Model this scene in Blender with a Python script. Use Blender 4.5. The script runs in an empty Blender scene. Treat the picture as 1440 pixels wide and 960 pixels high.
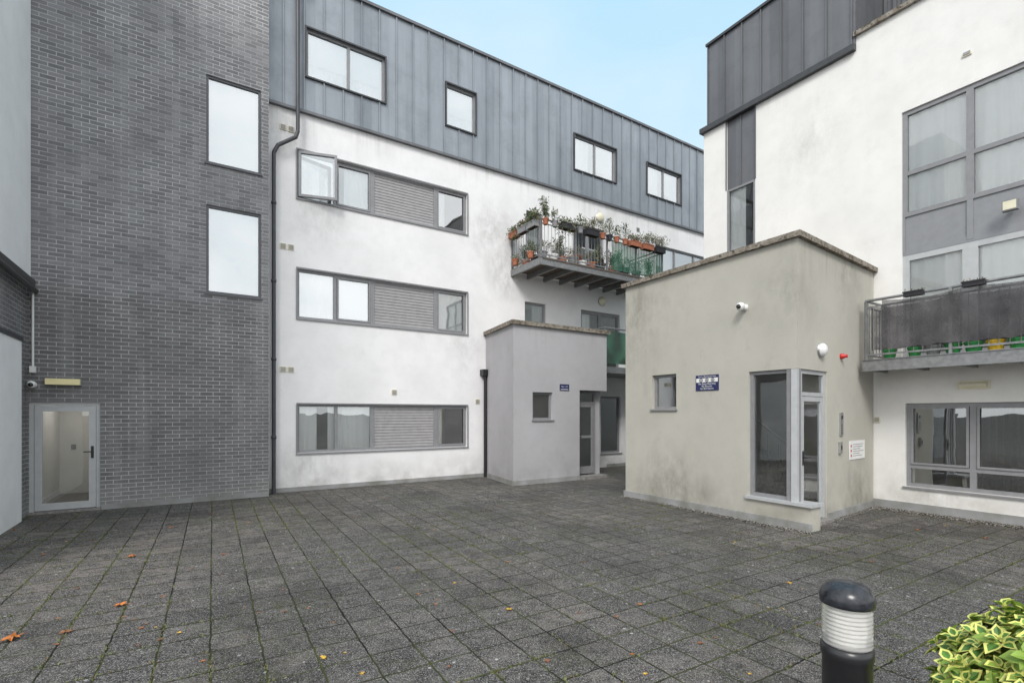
import bpy, math, random
from mathutils import Vector, Matrix
from mathutils import noise as mnoise
random.seed(7)
R_=random.random
def U(a,b): return a+(b-a)*random.random()
H=1.75; FP=700.0; UC=720.0; VH=581.0
scn=bpy.context.scene
COL=scn.collection
scn.view_settings.view_transform='Standard'
scn.view_settings.look='None'
scn.view_settings.exposure=0
# ------------------------------------------------------------------ materials
class Mt:
    def __init__(s,name,rough=.8,spec=.3,metal=0):
        s.m=bpy.data.materials.new(name); s.m.use_nodes=True
        s.nt=s.m.node_tree; s.b=s.nt.nodes['Principled BSDF']
        s.b.inputs['Roughness'].default_value=rough
        s.b.inputs['Specular IOR Level'].default_value=spec
        s.b.inputs['Metallic'].default_value=metal
        s._p=None
    def N(s,t): return s.nt.nodes.new(t)
    def L(s,a,b): s.nt.links.new(a,b)
    def put(s,sock,v):
        if isinstance(v,bpy.types.NodeSocket): s.L(v,sock)
        elif isinstance(v,(tuple,list)) and len(v)==3 and sock.type=='RGBA': sock.default_value=(*v,1)
        else: sock.default_value=v
    def pos(s,scale=(1,1,1),rot=0):
        if s._p is None: s._p=s.N('ShaderNodeNewGeometry').outputs['Position']
        mp=s.N('ShaderNodeMapping'); s.L(s._p,mp.inputs[0])
        mp.inputs['Scale'].default_value=scale; mp.inputs['Rotation'].default_value=(0,0,rot)
        return mp.outputs[0]
    def uv(s): return s.N('ShaderNodeTexCoord').outputs['UV']
    def noise(s,scale,detail=4,rough=.55,vec=None):
        n=s.N('ShaderNodeTexNoise'); s.L(vec or s.pos(),n.inputs['Vector'])
        n.inputs['Scale'].default_value=scale; n.inputs['Detail'].default_value=detail; n.inputs['Roughness'].default_value=rough
        return n.outputs['Fac']
    def mr(s,v,a,b,c=0,d=1):
        n=s.N('ShaderNodeMapRange'); s.L(v,n.inputs[0])
        for i,x in enumerate((a,b,c,d)): n.inputs[i+1].default_value=x
        return n.outputs[0]
    def math(s,op,a,b=0):
        n=s.N('ShaderNodeMath'); n.operation=op; s.put(n.inputs[0],a); s.put(n.inputs[1],b); return n.outputs[0]
    def mix(s,f,a,b,blend='MIX'):
        n=s.N('ShaderNodeMix'); n.data_type='RGBA'; n.blend_type=blend
        s.put(n.inputs[0],f); s.put(n.inputs[6],a); s.put(n.inputs[7],b); return n.outputs[2]
    def z(s):
        n=s.N('ShaderNodeSeparateXYZ'); s.L(s.pos(),n.inputs[0]); return n.outputs[2]
    def near(s,p,r0,r1):
        n=s.N('ShaderNodeVectorMath'); n.operation='DISTANCE'; s.L(s.pos(),n.inputs[0]); n.inputs[1].default_value=p
        return s.mr(n.outputs['Value'],r0,r1,1,0)
    def col(s,c): s.put(s.b.inputs['Base Color'],c); return s
    def bump(s,h,st=.3,dist=.01):
        n=s.N('ShaderNodeBump'); n.inputs['Strength'].default_value=st; n.inputs['Distance'].default_value=dist
        s.L(h,n.inputs['Height']); s.L(n.outputs[0],s.b.inputs['Normal']); return s
def sc(c,k): return tuple(min(1,x*k) for x in c)
def plain(name,c,rough=.5,spec=.4,metal=0,var=.15,scale=9):
    t=Mt(name,rough,spec,metal)
    f=t.noise(scale,5)
    t.col(t.mix(t.mr(f,.3,.7),sc(c,1-var),sc(c,1+var))); return t.m
def render_mat(name,base,dirt,amt=.5,top=(5,8.5),splash=.7,bump=.25,spots=(),streak=.5):
    t=Mt(name,.9,.15)
    c=t.mix(t.mr(t.noise(.8,6,.6),.35,.7),base,sc(base,.91))
    c=t.mix(t.mr(t.noise(3.5,5,.6),.45,.8,0,.45),c,sc(base,.82))
    st=t.mr(t.noise(1,6,.6,t.pos((1.3,1.3,.16))),.50,.78)
    z=t.z()
    hm=t.mr(z,top[0],top[1],.2,1)
    c=t.mix(t.math('MULTIPLY',t.math('MULTIPLY',st,hm),amt*streak),c,dirt)
    dr=t.math('MULTIPLY',t.math('MULTIPLY',t.mr(t.noise(1,5,.7,t.pos((9,9,.35))),.48,.66),t.mr(z,top[1]-.7,top[1],0,1)),t.mr(t.noise(.7,3),.45,.6))
    c=t.mix(t.math('MULTIPLY',dr,amt),c,dirt)
    sp=t.math('MULTIPLY',t.mr(z,.08,.7,1,0),t.mr(t.noise(2.2,5),.32,.68))
    c=t.mix(t.math('MULTIPLY',sp,splash),c,dirt)
    bl=t.mr(t.noise(1.6,8,.72,t.pos((1,1,.7))),.58,.78,0,amt*.6)
    c=t.mix(bl,c,dirt)
    c=t.mix(t.math('MULTIPLY',t.mr(t.noise(22,5,.8),.62,.70),t.mr(t.noise(.9,3),.45,.65,0,amt*.8)),c,sc(dirt,.7))
    for p,r,a in spots:
        m=t.math('MULTIPLY',t.near(p,0,r),t.mr(t.noise(3.2,7,.75,t.pos((1,1,.6))),.40,.66))
        c=t.mix(t.math('MULTIPLY',m,a),c,sc(dirt,.8))
    t.col(c).bump(t.noise(55,6,.7),bump,.01); return t.m
WHITE=render_mat('white_render',(.84,.83,.835),(.36,.35,.325),.36,spots=[((-.5,13.9,6.8),1.2,.55),((-.2,14.1,5.6),.8,.6),((-4.4,11.4,6.3),1.0,.4),((-5.0,11.1,8.0),.7,.6),((-1.2,13.4,3.6),.9,.35),((-4.6,11.3,.4),1.1,.5),((3.2,16.3,7.9),1.6,.4)])
WHITE_R=render_mat('cream_white_render',(.83,.815,.79),(.42,.40,.36),.32,(4,9),spots=[((7.3,8.7,.4),1.0,.6),((6.2,10.4,7.4),.9,.35)])
BEIGE=render_mat('beige_render',(.485,.468,.415),(.20,.19,.155),.42,(2.6,4.4),.6,spots=[((2.5,10.4,3.8),1.5,.55),((3.0,9.5,.3),1.1,.7),((5.9,8.7,4.3),.9,.6),((4.25,7.6,3.6),.8,.4),((6.2,8.95,.3),.9,.7)])
GREYR=render_mat('grey_render',(.44,.43,.445),(.22,.22,.21),.42,(1.5,3.9),.5)
# brick
t=Mt('dark_grey_brick',.75,.3)
b=t.N('ShaderNodeTexBrick'); t.L(t.uv(),b.inputs['Vector'])
b.inputs['Scale'].default_value=1; b.inputs['Brick Width'].default_value=.225; b.inputs['Row Height'].default_value=.075
b.inputs['Mortar Size'].default_value=.0062; b.inputs['Mortar Smooth'].default_value=.25; b.inputs['Bias'].default_value=0
b.inputs['Color1'].default_value=(.165,.163,.172,1); b.inputs['Color2'].default_value=(.26,.257,.268,1); b.inputs['Mortar'].default_value=(.42,.41,.40,1)
low_=t.mr(t.z(),3.85,4.05,1,0)
mortar=t.mix(t.mr(t.noise(1.4,5),.35,.65),(.32,.315,.315),(.56,.56,.555))
bc=t.mix(t.math('MULTIPLY',low_,.40),b.outputs['Color'],(.105,.098,.095))
c=t.mix(b.outputs['Fac'],bc,mortar)
c=t.mix(t.mr(t.noise(.5,5,.6,t.pos((1,1,1.6))),.35,.7,0,.18),c,(.12,.12,.125))
c=t.mix(t.mr(t.noise(1,5,.6,t.pos((3,3,.3))),.50,.75,0,.35),c,(.40,.40,.40))
c=t.mix(t.mr(t.noise(1,5,.6,t.pos((1.6,1.6,.13))),.55,.75,0,.3),c,(.10,.10,.10))
c=t.mix(t.mr(t.noise(.7,7,.7),.55,.75,0,.25),c,(.40,.40,.40))
c=t.mix(t.mr(t.z(),.05,.5,.4,0),c,(.34,.34,.32))
t.col(c).bump(t.math('SUBTRACT',t.noise(60,4),b.outputs['Fac']),.35,.008); BRICK=t.m
# zinc
def zinc(name,a,bb):
    t=Mt(name,.45,.4,.3)
    sx=t.N('ShaderNodeSeparateXYZ'); t.L(t.uv(),sx.inputs[0])
    fl=t.math('FLOOR',t.math('DIVIDE',sx.outputs[0],.43))
    wn=t.N('ShaderNodeTexWhiteNoise'); wn.noise_dimensions='1D'; t.L(fl,wn.inputs['W'])
    c=t.mix(wn.outputs['Value'],a,bb)
    c=t.mix(t.mr(t.noise(1,6,.65,t.pos((3,3,.35))),.4,.75,0,.5),c,sc(bb,1.35))
    c=t.mix(t.mr(t.noise(1.3,6,.7),.5,.75,0,.5),c,sc(a,.75))
    t.col(c); t.put(t.b.inputs['Roughness'],t.mr(t.noise(2,4),.3,.7,.35,.6))
    t.bump(t.noise(2.5,2),.12,.03); return t.m
ZINC=zinc('weathered_zinc',(.215,.237,.265),(.285,.31,.34))
ZINCD=zinc('dark_zinc',(.12,.123,.133),(.155,.158,.168))
# paving
TL=.33
t=Mt('concrete_pavers',.88,.22)
v=t.pos((1,1,1),-math.radians(31))
b=t.N('ShaderNodeTexBrick'); b.offset=0; b.squash=1
wob=t.N('ShaderNodeTexNoise'); t.L(t.pos(),wob.inputs['Vector']); wob.inputs['Scale'].default_value=9; wob.inputs['Detail'].default_value=6
va=t.N('ShaderNodeVectorMath'); va.operation='MULTIPLY_ADD'; t.L(wob.outputs['Color'],va.inputs[0]); va.inputs[1].default_value=(.032,.032,0); t.L(v,va.inputs[2])
t.L(va.outputs[0],b.inputs['Vector'])
b.inputs['Scale'].default_value=1; b.inputs['Brick Width'].default_value=TL; b.inputs['Row Height'].default_value=TL
b.inputs['Mortar Size'].default_value=.0075; b.inputs['Mortar Smooth'].default_value=.4
b.inputs['Color1'].default_value=(.040,.037,.037,1); b.inputs['Color2'].default_value=(.094,.086,.083,1)
moss=t.mix(t.mr(t.noise(1.1,5),.42,.60),(.013,.012,.011),(.075,.09,.025))
c=b.outputs['Color']
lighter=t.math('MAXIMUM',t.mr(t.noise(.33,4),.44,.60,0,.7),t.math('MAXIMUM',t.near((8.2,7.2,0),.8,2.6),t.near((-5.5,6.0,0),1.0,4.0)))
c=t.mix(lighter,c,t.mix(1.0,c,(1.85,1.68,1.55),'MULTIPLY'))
c=t.mix(t.mr(t.noise(5,8,.8),.46,.56,0,.8),c,(.022,.020,.020))
c=t.mix(t.mr(t.noise(13,8,.85),.52,.585,0,.6),c,(.20,.19,.178))
c=t.mix(t.mr(t.noise(38,5,.85),.545,.59,0,.7),c,(.33,.32,.30))
c=t.mix(t.mr(t.noise(95,3,.8),.55,.61,0,.85),c,(.50,.49,.465))
c=t.mix(t.mr(t.noise(60,5,.85),.46,.40,0,.8),c,(.010,.009,.009))
vo=t.N('ShaderNodeTexVoronoi'); t.L(t.pos(),vo.inputs['Vector']); vo.inputs['Scale'].default_value=8
c=t.mix(t.math('MULTIPLY',t.mr(vo.outputs['Distance'],.07,.12,.9,0),t.mr(t.noise(1.1,3),.44,.56)),c,(.50,.51,.47))
c=t.mix(b.outputs['Fac'],c,moss)
damp=t.mr(t.noise(.75,6,.65),.50,.60,0,.5)
c=t.mix(damp,c,t.mix(1.0,c,(.42,.41,.42),'MULTIPLY'))
mz=t.math('MULTIPLY',t.mr(t.noise(.8,6,.7),.50,.64),t.mr(t.noise(11,5,.75),.47,.6,0,.6))
c=t.mix(mz,c,(.07,.08,.028))
t.col(c)
t.put(t.b.inputs['Roughness'],t.math('SUBTRACT',.92,t.math('MULTIPLY',damp,.35)))
hgt=t.math('SUBTRACT',t.math('MULTIPLY',t.noise(60,5,.75),.8),b.outputs['Fac'])
t.bump(hgt,.9,.016); PAVE=t.m
FRAME=plain('grey_aluminium_frame',(.25,.25,.26),.45,.4,.1,.08)
FRAMED=plain('dark_grey_window_frame',(.12,.12,.13),.45,.4,.1,.08)
FRAMEL=plain('light_grey_door_frame',(.47,.48,.49),.4,.4,.1,.06)
LOUV=plain('grey_louvre',(.33,.32,.325),.5,.35,.1,.1)
PANEL=plain('grey_spandrel_panel',(.26,.265,.28),.4,.4,.1,.06)
BLACK=plain('black_painted_metal',(.018,.018,.02),.3,.5)
PIPE=plain('charcoal_pipe',(.06,.062,.07),.4,.45)
DARKF=plain('charcoal_flashing',(.055,.057,.062),.5,.4)
STEEL=plain('galvanised_steel',(.25,.255,.26),.42,.4,.5,.2,14)
SILVER=plain('brushed_silver',(.5,.5,.5),.3,.5,.8)
PLINTH=render_mat('plinth_render',(.36,.36,.37),(.16,.16,.13),.7,(0,1),.8)
t=Mt('lichen_stone_coping',.9,.2)
c=t.mix(t.mr(t.noise(5,7,.7),.35,.65),(.18,.15,.115),(.34,.31,.27))
c=t.mix(t.mr(t.noise(14,6,.75),.5,.6),c,(.08,.07,.055))
t.col(c).bump(t.noise(25,6,.7),.6,.02); COPING=t.m
WOODD=plain('weathered_decking',(.13,.105,.085),.8,.2,0,.3,12)
FLOORG=plain('grey_vinyl_floor',(.20,.19,.18),.5,.3,0,.1,3)
CREAM=plain('cream_plastic',(.72,.68,.52),.35,.4,0,.05)
LAMPY=plain('yellowed_lamp_plastic',(.85,.76,.42),.35,.4,0,.05)
WPLAS=plain('white_plastic',(.75,.75,.74),.35,.4,0,.05)
YEL=plain('yellow_plastic',(.75,.48,.03),.4,.4,0,.08)
RED=plain('red_plastic',(.50,.03,.025),.35,.4,0,.1)
GRNP=plain('green_plastic',(.03,.25,.06),.4,.4,0,.15)
TERRA=plain('terracotta',(.36,.14,.085),.85,.2,0,.35,18)
GREYP=plain('grey_planter',(.24,.24,.25),.6,.3,0,.15)
BLKP=plain('black_planter',(.03,.03,.035),.5,.3,0,.15)
ROOM=plain('room_plaster',(.50,.49,.47),.9,.1,0,.1,2)
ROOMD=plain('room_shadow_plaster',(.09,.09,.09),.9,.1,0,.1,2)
ROOML=plain('corridor_plaster',(.66,.64,.60),.8,.1,0,.06,2)
ROOFM=plain('grey_roof_membrane',(.16,.16,.165),.9,.2)
NAVY=plain('navy_sign',(.025,.03,.10),.4,.4,0,.05)
INK=plain('dark_ink',(.03,.03,.05),.6,.2,0,.05)
SOIL=plain('soil',(.045,.032,.022),.95,.1,0,.5,30)
KERB=plain('concrete_kerb',(.24,.23,.22),.9,.2,0,.4,20)
t=Mt('lit_ceiling_panel'); t.b.inputs['Emission Color'].default_value=(1,.98,.93,1); t.b.inputs['Emission Strength'].default_value=3.6; LIT=t.m
def leafm(name,c,var=.35,sc_=14):
    t=Mt(name,.5,.35)
    t.col(t.mix(t.mr(t.noise(sc_,3),.3,.7),sc(c,1-var),sc(c,1+var)))
    return t.m
LG1=leafm('mid_green_leaf',(.08,.12,.035)); LG2=leafm('dark_green_leaf',(.035,.06,.022)); LG3=leafm('dry_brown_leaf',(.18,.13,.07)); LG4=leafm('grey_green_leaf',(.16,.19,.12)); LRED=leafm('red_flower',(.4,.05,.05))
VY=leafm('variegated_leaf_edge',(.62,.62,.17),.18); VG=leafm('variegated_leaf_centre',(.08,.18,.035),.3); VG2=leafm('fresh_green_leaf',(.20,.30,.05),.2)
FL1=leafm('orange_dead_leaf',(.45,.15,.035)); FL2=leafm('brown_dead_leaf',(.23,.10,.05)); FL3=leafm('yellow_dead_leaf',(.55,.34,.05))
STEM=plain('bark_stem',(.10,.075,.05),.9,.2)
# gravel
t=Mt('pale_pebbles',.8,.3)
vo=t.N('ShaderNodeTexVoronoi'); t.L(t.pos(),vo.inputs['Vector']); vo.inputs['Scale'].default_value=38
rp=t.mix(t.mr(t.noise(30,4),.3,.7),(.50,.48,.44),(.17,.15,.13))
c=t.mix(t.mr(vo.outputs['Distance'],.35,.6),rp,(.05,.045,.04))
t.col(c).bump(t.math('SUBTRACT',1.0,vo.outputs['Distance']),1,.02); PEB=t.m
# glass
def glass(name,refl,tint=(.95,.97,.97),rough=.0,dirty=.03,dc=(.6,.6,.58,1)):
    t=Mt(name); nt=t.nt; nt.nodes.remove(t.b)
    out=[n for n in nt.nodes if n.type=='OUTPUT_MATERIAL'][0]
    tr=t.N('ShaderNodeBsdfTransparent'); tr.inputs[0].default_value=(*tint,1)
    gl=t.N('ShaderNodeBsdfGlossy'); gl.inputs['Roughness'].default_value=rough; gl.inputs[0].default_value=(.93,.95,.96,1)
    bp=t.N('ShaderNodeBump'); bp.inputs['Strength'].default_value=.1; bp.inputs['Distance'].default_value=.03
    t.L(t.noise(1.2,2),bp.inputs['Height']); t.L(bp.outputs[0],gl.inputs['Normal'])
    fr=t.N('ShaderNodeFresnel'); fr.inputs[0].default_value=1.5
    f=t.math('ADD',t.math('MULTIPLY',fr.outputs[0],1-refl),refl)
    mx=t.N('ShaderNodeMixShader'); t.L(f,mx.inputs[0]); t.L(tr.outputs[0],mx.inputs[1]); t.L(gl.outputs[0],mx.inputs[2])
    df=t.N('ShaderNodeBsdfDiffuse'); df.inputs[0].default_value=dc
    m2=t.N('ShaderNodeMixShader'); t.L(t.mr(t.noise(2.5,6),.4,.8,dirty*.3,dirty*2),m2.inputs[0]); t.L(mx.outputs[0],m2.inputs[1]); t.L(df.outputs[0],m2.inputs[2])
    t.L(m2.outputs[0],out.inputs[0]); return t.m
GLASS=glass('window_glass',.24)
GLASSM=glass('reflective_glass',.38)
GLASSH=glass('sky_reflecting_glass',.5)
GLASSC=glass('clear_glass',.08)
GLASSB=glass('entrance_glass',.2)
GLASSG=glass('green_tinted_glass',.15,(.35,.72,.55),0,.22,(.15,.42,.28,1))
t=Mt('white_net_curtain',.9,.1)
t.col((.93,.925,.915)); CURT=t.m
SKYREFL=plain('pale_sky_reflection_sheet',(.74,.745,.76),.9,.1,0,.10,1.3)  # pale tone of the reflected sky, put into colour for the tower windows
def mesh_cloth(name,a,b_,alpha):
    t=Mt(name,.8,.2); t.col(t.mix(t.mr(t.noise(3,5),.3,.7),a,b_))
    out=[n for n in t.nt.nodes if n.type=='OUTPUT_MATERIAL'][0]
    tr=t.N('ShaderNodeBsdfTransparent'); mx=t.N('ShaderNodeMixShader'); t.put(mx.inputs[0],t.mr(t.noise(5,5,.7),.35,.7,alpha-.12,min(1,alpha+.12)))
    t.L(tr.outputs[0],mx.inputs[1]); t.L(t.b.outputs[0],mx.inputs[2]); t.L(mx.outputs[0],out.inputs[0]); return t.m
FABRIC=mesh_cloth('dark_mesh_fabric',(.06,.058,.062),(.115,.11,.115),.76)
GSCREEN=mesh_cloth('green_mesh_screen',(.03,.10,.065),(.06,.17,.115),.66)
t=Mt('clear_ribbed_lens',.12,.5); t.col((.93,.92,.89)); t.b.inputs['Transmission Weight'].default_value=.7; t.b.inputs['Roughness'].default_value=.1; t.b.inputs['IOR'].default_value=1.3; LENS=t.m
CAPM=plain('weathered_cap_paint',(.022,.024,.03),.25,.5,0,.55,40)
DIFF=plain('white_diffuser',(.74,.73,.70),.5,.3,0,.2,25)
# ------------------------------------------------------------------ geometry helpers
class P:
    def __init__(s,ox,oy,dx,dy):
        l=math.hypot(dx,dy); s.ox,s.oy,s.dx,s.dy=ox,oy,dx/l,dy/l; s.nx,s.ny=s.dy,-s.dx
    def pt(s,a,d,z): return (s.ox+s.dx*a+s.nx*d, s.oy+s.dy*a+s.ny*d, z)
    def at(s,u):   # distance along the wall at image pixel column u
        a=(u-UC)/FP; return (a*s.oy-s.ox)/(s.dx-a*s.dy)
    def z(s,u,v):
        k=s.at(u); return H+(VH-v)/FP*(s.oy+s.dy*k)
def gp(u,v):
    Y=H*FP/(v-VH); return ((u-UC)/FP*Y,Y)
class MB:
    def __init__(s): s.v=[];s.f=[];s.m=[];s.uv=[];s.sm=[]
    def face(s,pts,uv=None,m=0,sm=False):
        n=len(s.v); s.v+= [tuple(p) for p in pts]; s.f.append(tuple(range(n,n+len(pts)))); s.m.append(m); s.sm.append(sm)
        s.uv.append(uv or [(p[0],p[1]) for p in pts])
    def rect(s,F,a0,a1,d,z0,z1,m=0):
        s.face([F.pt(a0,d,z0),F.pt(a1,d,z0),F.pt(a1,d,z1),F.pt(a0,d,z1)],[(a0,z0),(a1,z0),(a1,z1),(a0,z1)],m)
    def box(s,F,a0,a1,d0,d1,z0,z1,m=0):
        if a0>a1:a0,a1=a1,a0
        if d0>d1:d0,d1=d1,d0
        if z0>z1:z0,z1=z1,z0
        q=F.pt
        s.rect(F,a0,a1,d1,z0,z1,m)
        s.face([q(a1,d0,z0),q(a0,d0,z0),q(a0,d0,z1),q(a1,d0,z1)],[(a1,z0),(a0,z0),(a0,z1),(a1,z1)],m)
        s.face([q(a0,d0,z0),q(a0,d1,z0),q(a0,d1,z1),q(a0,d0,z1)],[(d0,z0),(d1,z0),(d1,z1),(d0,z1)],m)
        s.face([q(a1,d1,z0),q(a1,d0,z0),q(a1,d0,z1),q(a1,d1,z1)],[(d1,z0),(d0,z0),(d0,z1),(d1,z1)],m)
        s.face([q(a0,d1,z1),q(a1,d1,z1),q(a1,d0,z1),q(a0,d0,z1)],[(a0,d1),(a1,d1),(a1,d0),(a0,d0)],m)
        s.face([q(a0,d0,z0),q(a1,d0,z0),q(a1,d1,z0),q(a0,d1,z0)],[(a0,d0),(a1,d0),(a1,d1),(a0,d1)],m)
    def wall(s,F,a0,a1,z0,z1,ops=(),rev=.16,d=0,m=0,mr=None):
        xs=sorted(set([a0,a1]+[x for o in ops for x in o[:2] if a0<x<a1]))
        zs=sorted(set([z0,z1]+[x for o in ops for x in o[2:4] if z0<x<z1]))
        for i in range(len(xs)-1):
            for j in range(len(zs)-1):
                cx=(xs[i]+xs[i+1])/2; cz=(zs[j]+zs[j+1])/2
                if any(o[0]<cx<o[1] and o[2]<cz<o[3] for o in ops): continue
                s.rect(F,xs[i],xs[i+1],d,zs[j],zs[j+1],m)
        q=F.pt; mm=m if mr is None else mr
        for o in ops:
            A,B,C,D=o[:4]; e=d-rev
            s.face([q(A,e,C),q(A,d,C),q(A,d,D),q(A,e,D)][::-1],[(0,C),(rev,C),(rev,D),(0,D)],mm)
            s.face([q(B,d,C),q(B,e,C),q(B,e,D),q(B,d,D)][::-1],[(0,C),(rev,C),(rev,D),(0,D)],mm)
            s.face([q(A,d,C),q(A,e,C),q(B,e,C),q(B,d,C)],[(A,0),(A,rev),(B,rev),(B,0)],mm)
            s.face([q(A,d,D),q(B,d,D),q(B,e,D),q(A,e,D)],[(A,0),(B,0),(B,rev),(A,rev)],mm)
    def prism(s,poly,z0,z1,m=0):
        s.face([(x,y,z1) for x,y in poly],None,m); s.face([(x,y,z0) for x,y in poly][::-1],None,m)
        for i in range(len(poly)):
            a=poly[i]; b=poly[(i+1)%len(poly)]; l=math.hypot(b[0]-a[0],b[1]-a[1])
            s.face([(*a,z0),(*b,z0),(*b,z1),(*a,z1)],[(0,z0),(l,z0),(l,z1),(0,z1)],m)
    def grid(s,rows,m=0,sm=True,close=False):
        n=len(s.v); w=len(rows[0])
        for r in rows: s.v+= [tuple(p) for p in r]
        for i in range(len(rows)-1):
            for j in range(w if close else w-1):
                k=(j+1)%w
                s.f.append((n+i*w+j,n+i*w+k,n+(i+1)*w+k,n+(i+1)*w+j)); s.m.append(m); s.sm.append(sm)
                s.uv.append([(j,i),(j+1,i),(j+1,i+1),(j,i+1)])
    def tube(s,p0,p1,r,seg=8,m=0,r1=None,caps=True):
        p0=Vector(p0);p1=Vector(p1);ax=(p1-p0).normalized()
        x=ax.orthogonal().normalized(); y=ax.cross(x); r1=r if r1 is None else r1
        c=[(math.cos(2*math.pi*i/seg),math.sin(2*math.pi*i/seg)) for i in range(seg)]
        A=[p0+x*(a*r)+y*(b*r) for a,b in c]; B=[p1+x*(a*r1)+y*(b*r1) for a,b in c]
        s.grid([A,B],m,True,True)
        if caps: s.face(A[::-1],None,m); s.face(B,None,m)
    def pipe(s,pts,r,seg=8,m=0):
        for i in range(len(pts)-1): s.tube(pts[i],pts[i+1],r,seg,m)
        for p in pts[1:-1]: s.lathe(p,[(0.001,-r),(r*.75,-r*.7),(r*1.05,0),(r*.75,r*.7),(0.001,r)],8,m)
    def lathe(s,c,prof,seg=20,m=0,axis=None,ms=None,sm=True):
        c=Vector(c); ax=Vector(axis or (0,0,1)).normalized()
        if axis is None: x=Vector((1,0,0)); y=Vector((0,1,0))
        else: x=ax.orthogonal().normalized(); y=ax.cross(x)
        rows=[[c+ax*z+x*(math.cos(2*math.pi*i/seg)*r)+y*(math.sin(2*math.pi*i/seg)*r) for i in range(seg)] for r,z in prof]
        if ms is None: s.grid(rows,m,sm,True)
        else:
            for i in range(len(rows)-1): s.grid(rows[i:i+2],ms[i],sm,True)
WL={}
def add(mb,name,mats,parent=None,base=None,**pr):
    if base is None:
        xs=[v[0] for v in mb.v];ys=[v[1] for v in mb.v];zs=[v[2] for v in mb.v]
        base=((min(xs)+max(xs))/2,(min(ys)+max(ys))/2,min(zs))
    me=bpy.data.meshes.new(name)
    me.from_pydata([(v[0]-base[0],v[1]-base[1],v[2]-base[2]) for v in mb.v],[],mb.f)
    if not isinstance(mats,(list,tuple)): mats=[mats]
    for m in mats: me.materials.append(m)
    me.polygons.foreach_set('material_index',mb.m)
    me.polygons.foreach_set('use_smooth',mb.sm)
    uvl=me.uv_layers.new(name='UVMap')
    flat=[]
    for u in mb.uv:
        for a in u: flat+= [a[0],a[1]]
    uvl.data.foreach_set('uv',flat); me.update()
    ob=bpy.data.objects.new(name,me); COL.objects.link(ob)
    WL[ob]=Vector(base)
    if parent: ob.parent=parent; ob.location=Vector(base)-WL[parent]
    else: ob.location=base
    for a,b in pr.items(): ob[a]=b
    return ob
def empty(name,loc,label,cat,**pr):
    e=bpy.data.objects.new(name,None); COL.objects.link(e); e.location=loc; WL[e]=Vector(loc); e.empty_display_size=.2
    e['label']=label; e['category']=cat
    for a,b in pr.items(): e[a]=b
    return e
def text(s,size,F,a,z,d,mat,parent,name='lettering',align='CENTER'):
    cu=bpy.data.curves.new('t','FONT'); cu.body=s; cu.size=size; cu.align_x=align; cu.align_y='CENTER'
    o=bpy.data.objects.new('t',cu); COL.objects.link(o)
    dg=bpy.context.evaluated_depsgraph_get(); dg.update()
    me=bpy.data.meshes.new_from_object(o.evaluated_get(dg))
    mb=MB()
    for p in me.polygons: mb.face([F.pt(a+me.vertices[i].co.x,d,z+me.vertices[i].co.y) for i in p.vertices])
    bpy.data.objects.remove(o); bpy.data.meshes.remove(me); bpy.data.curves.remove(cu)
    if mb.f: add(mb,name,mat,parent)
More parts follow.
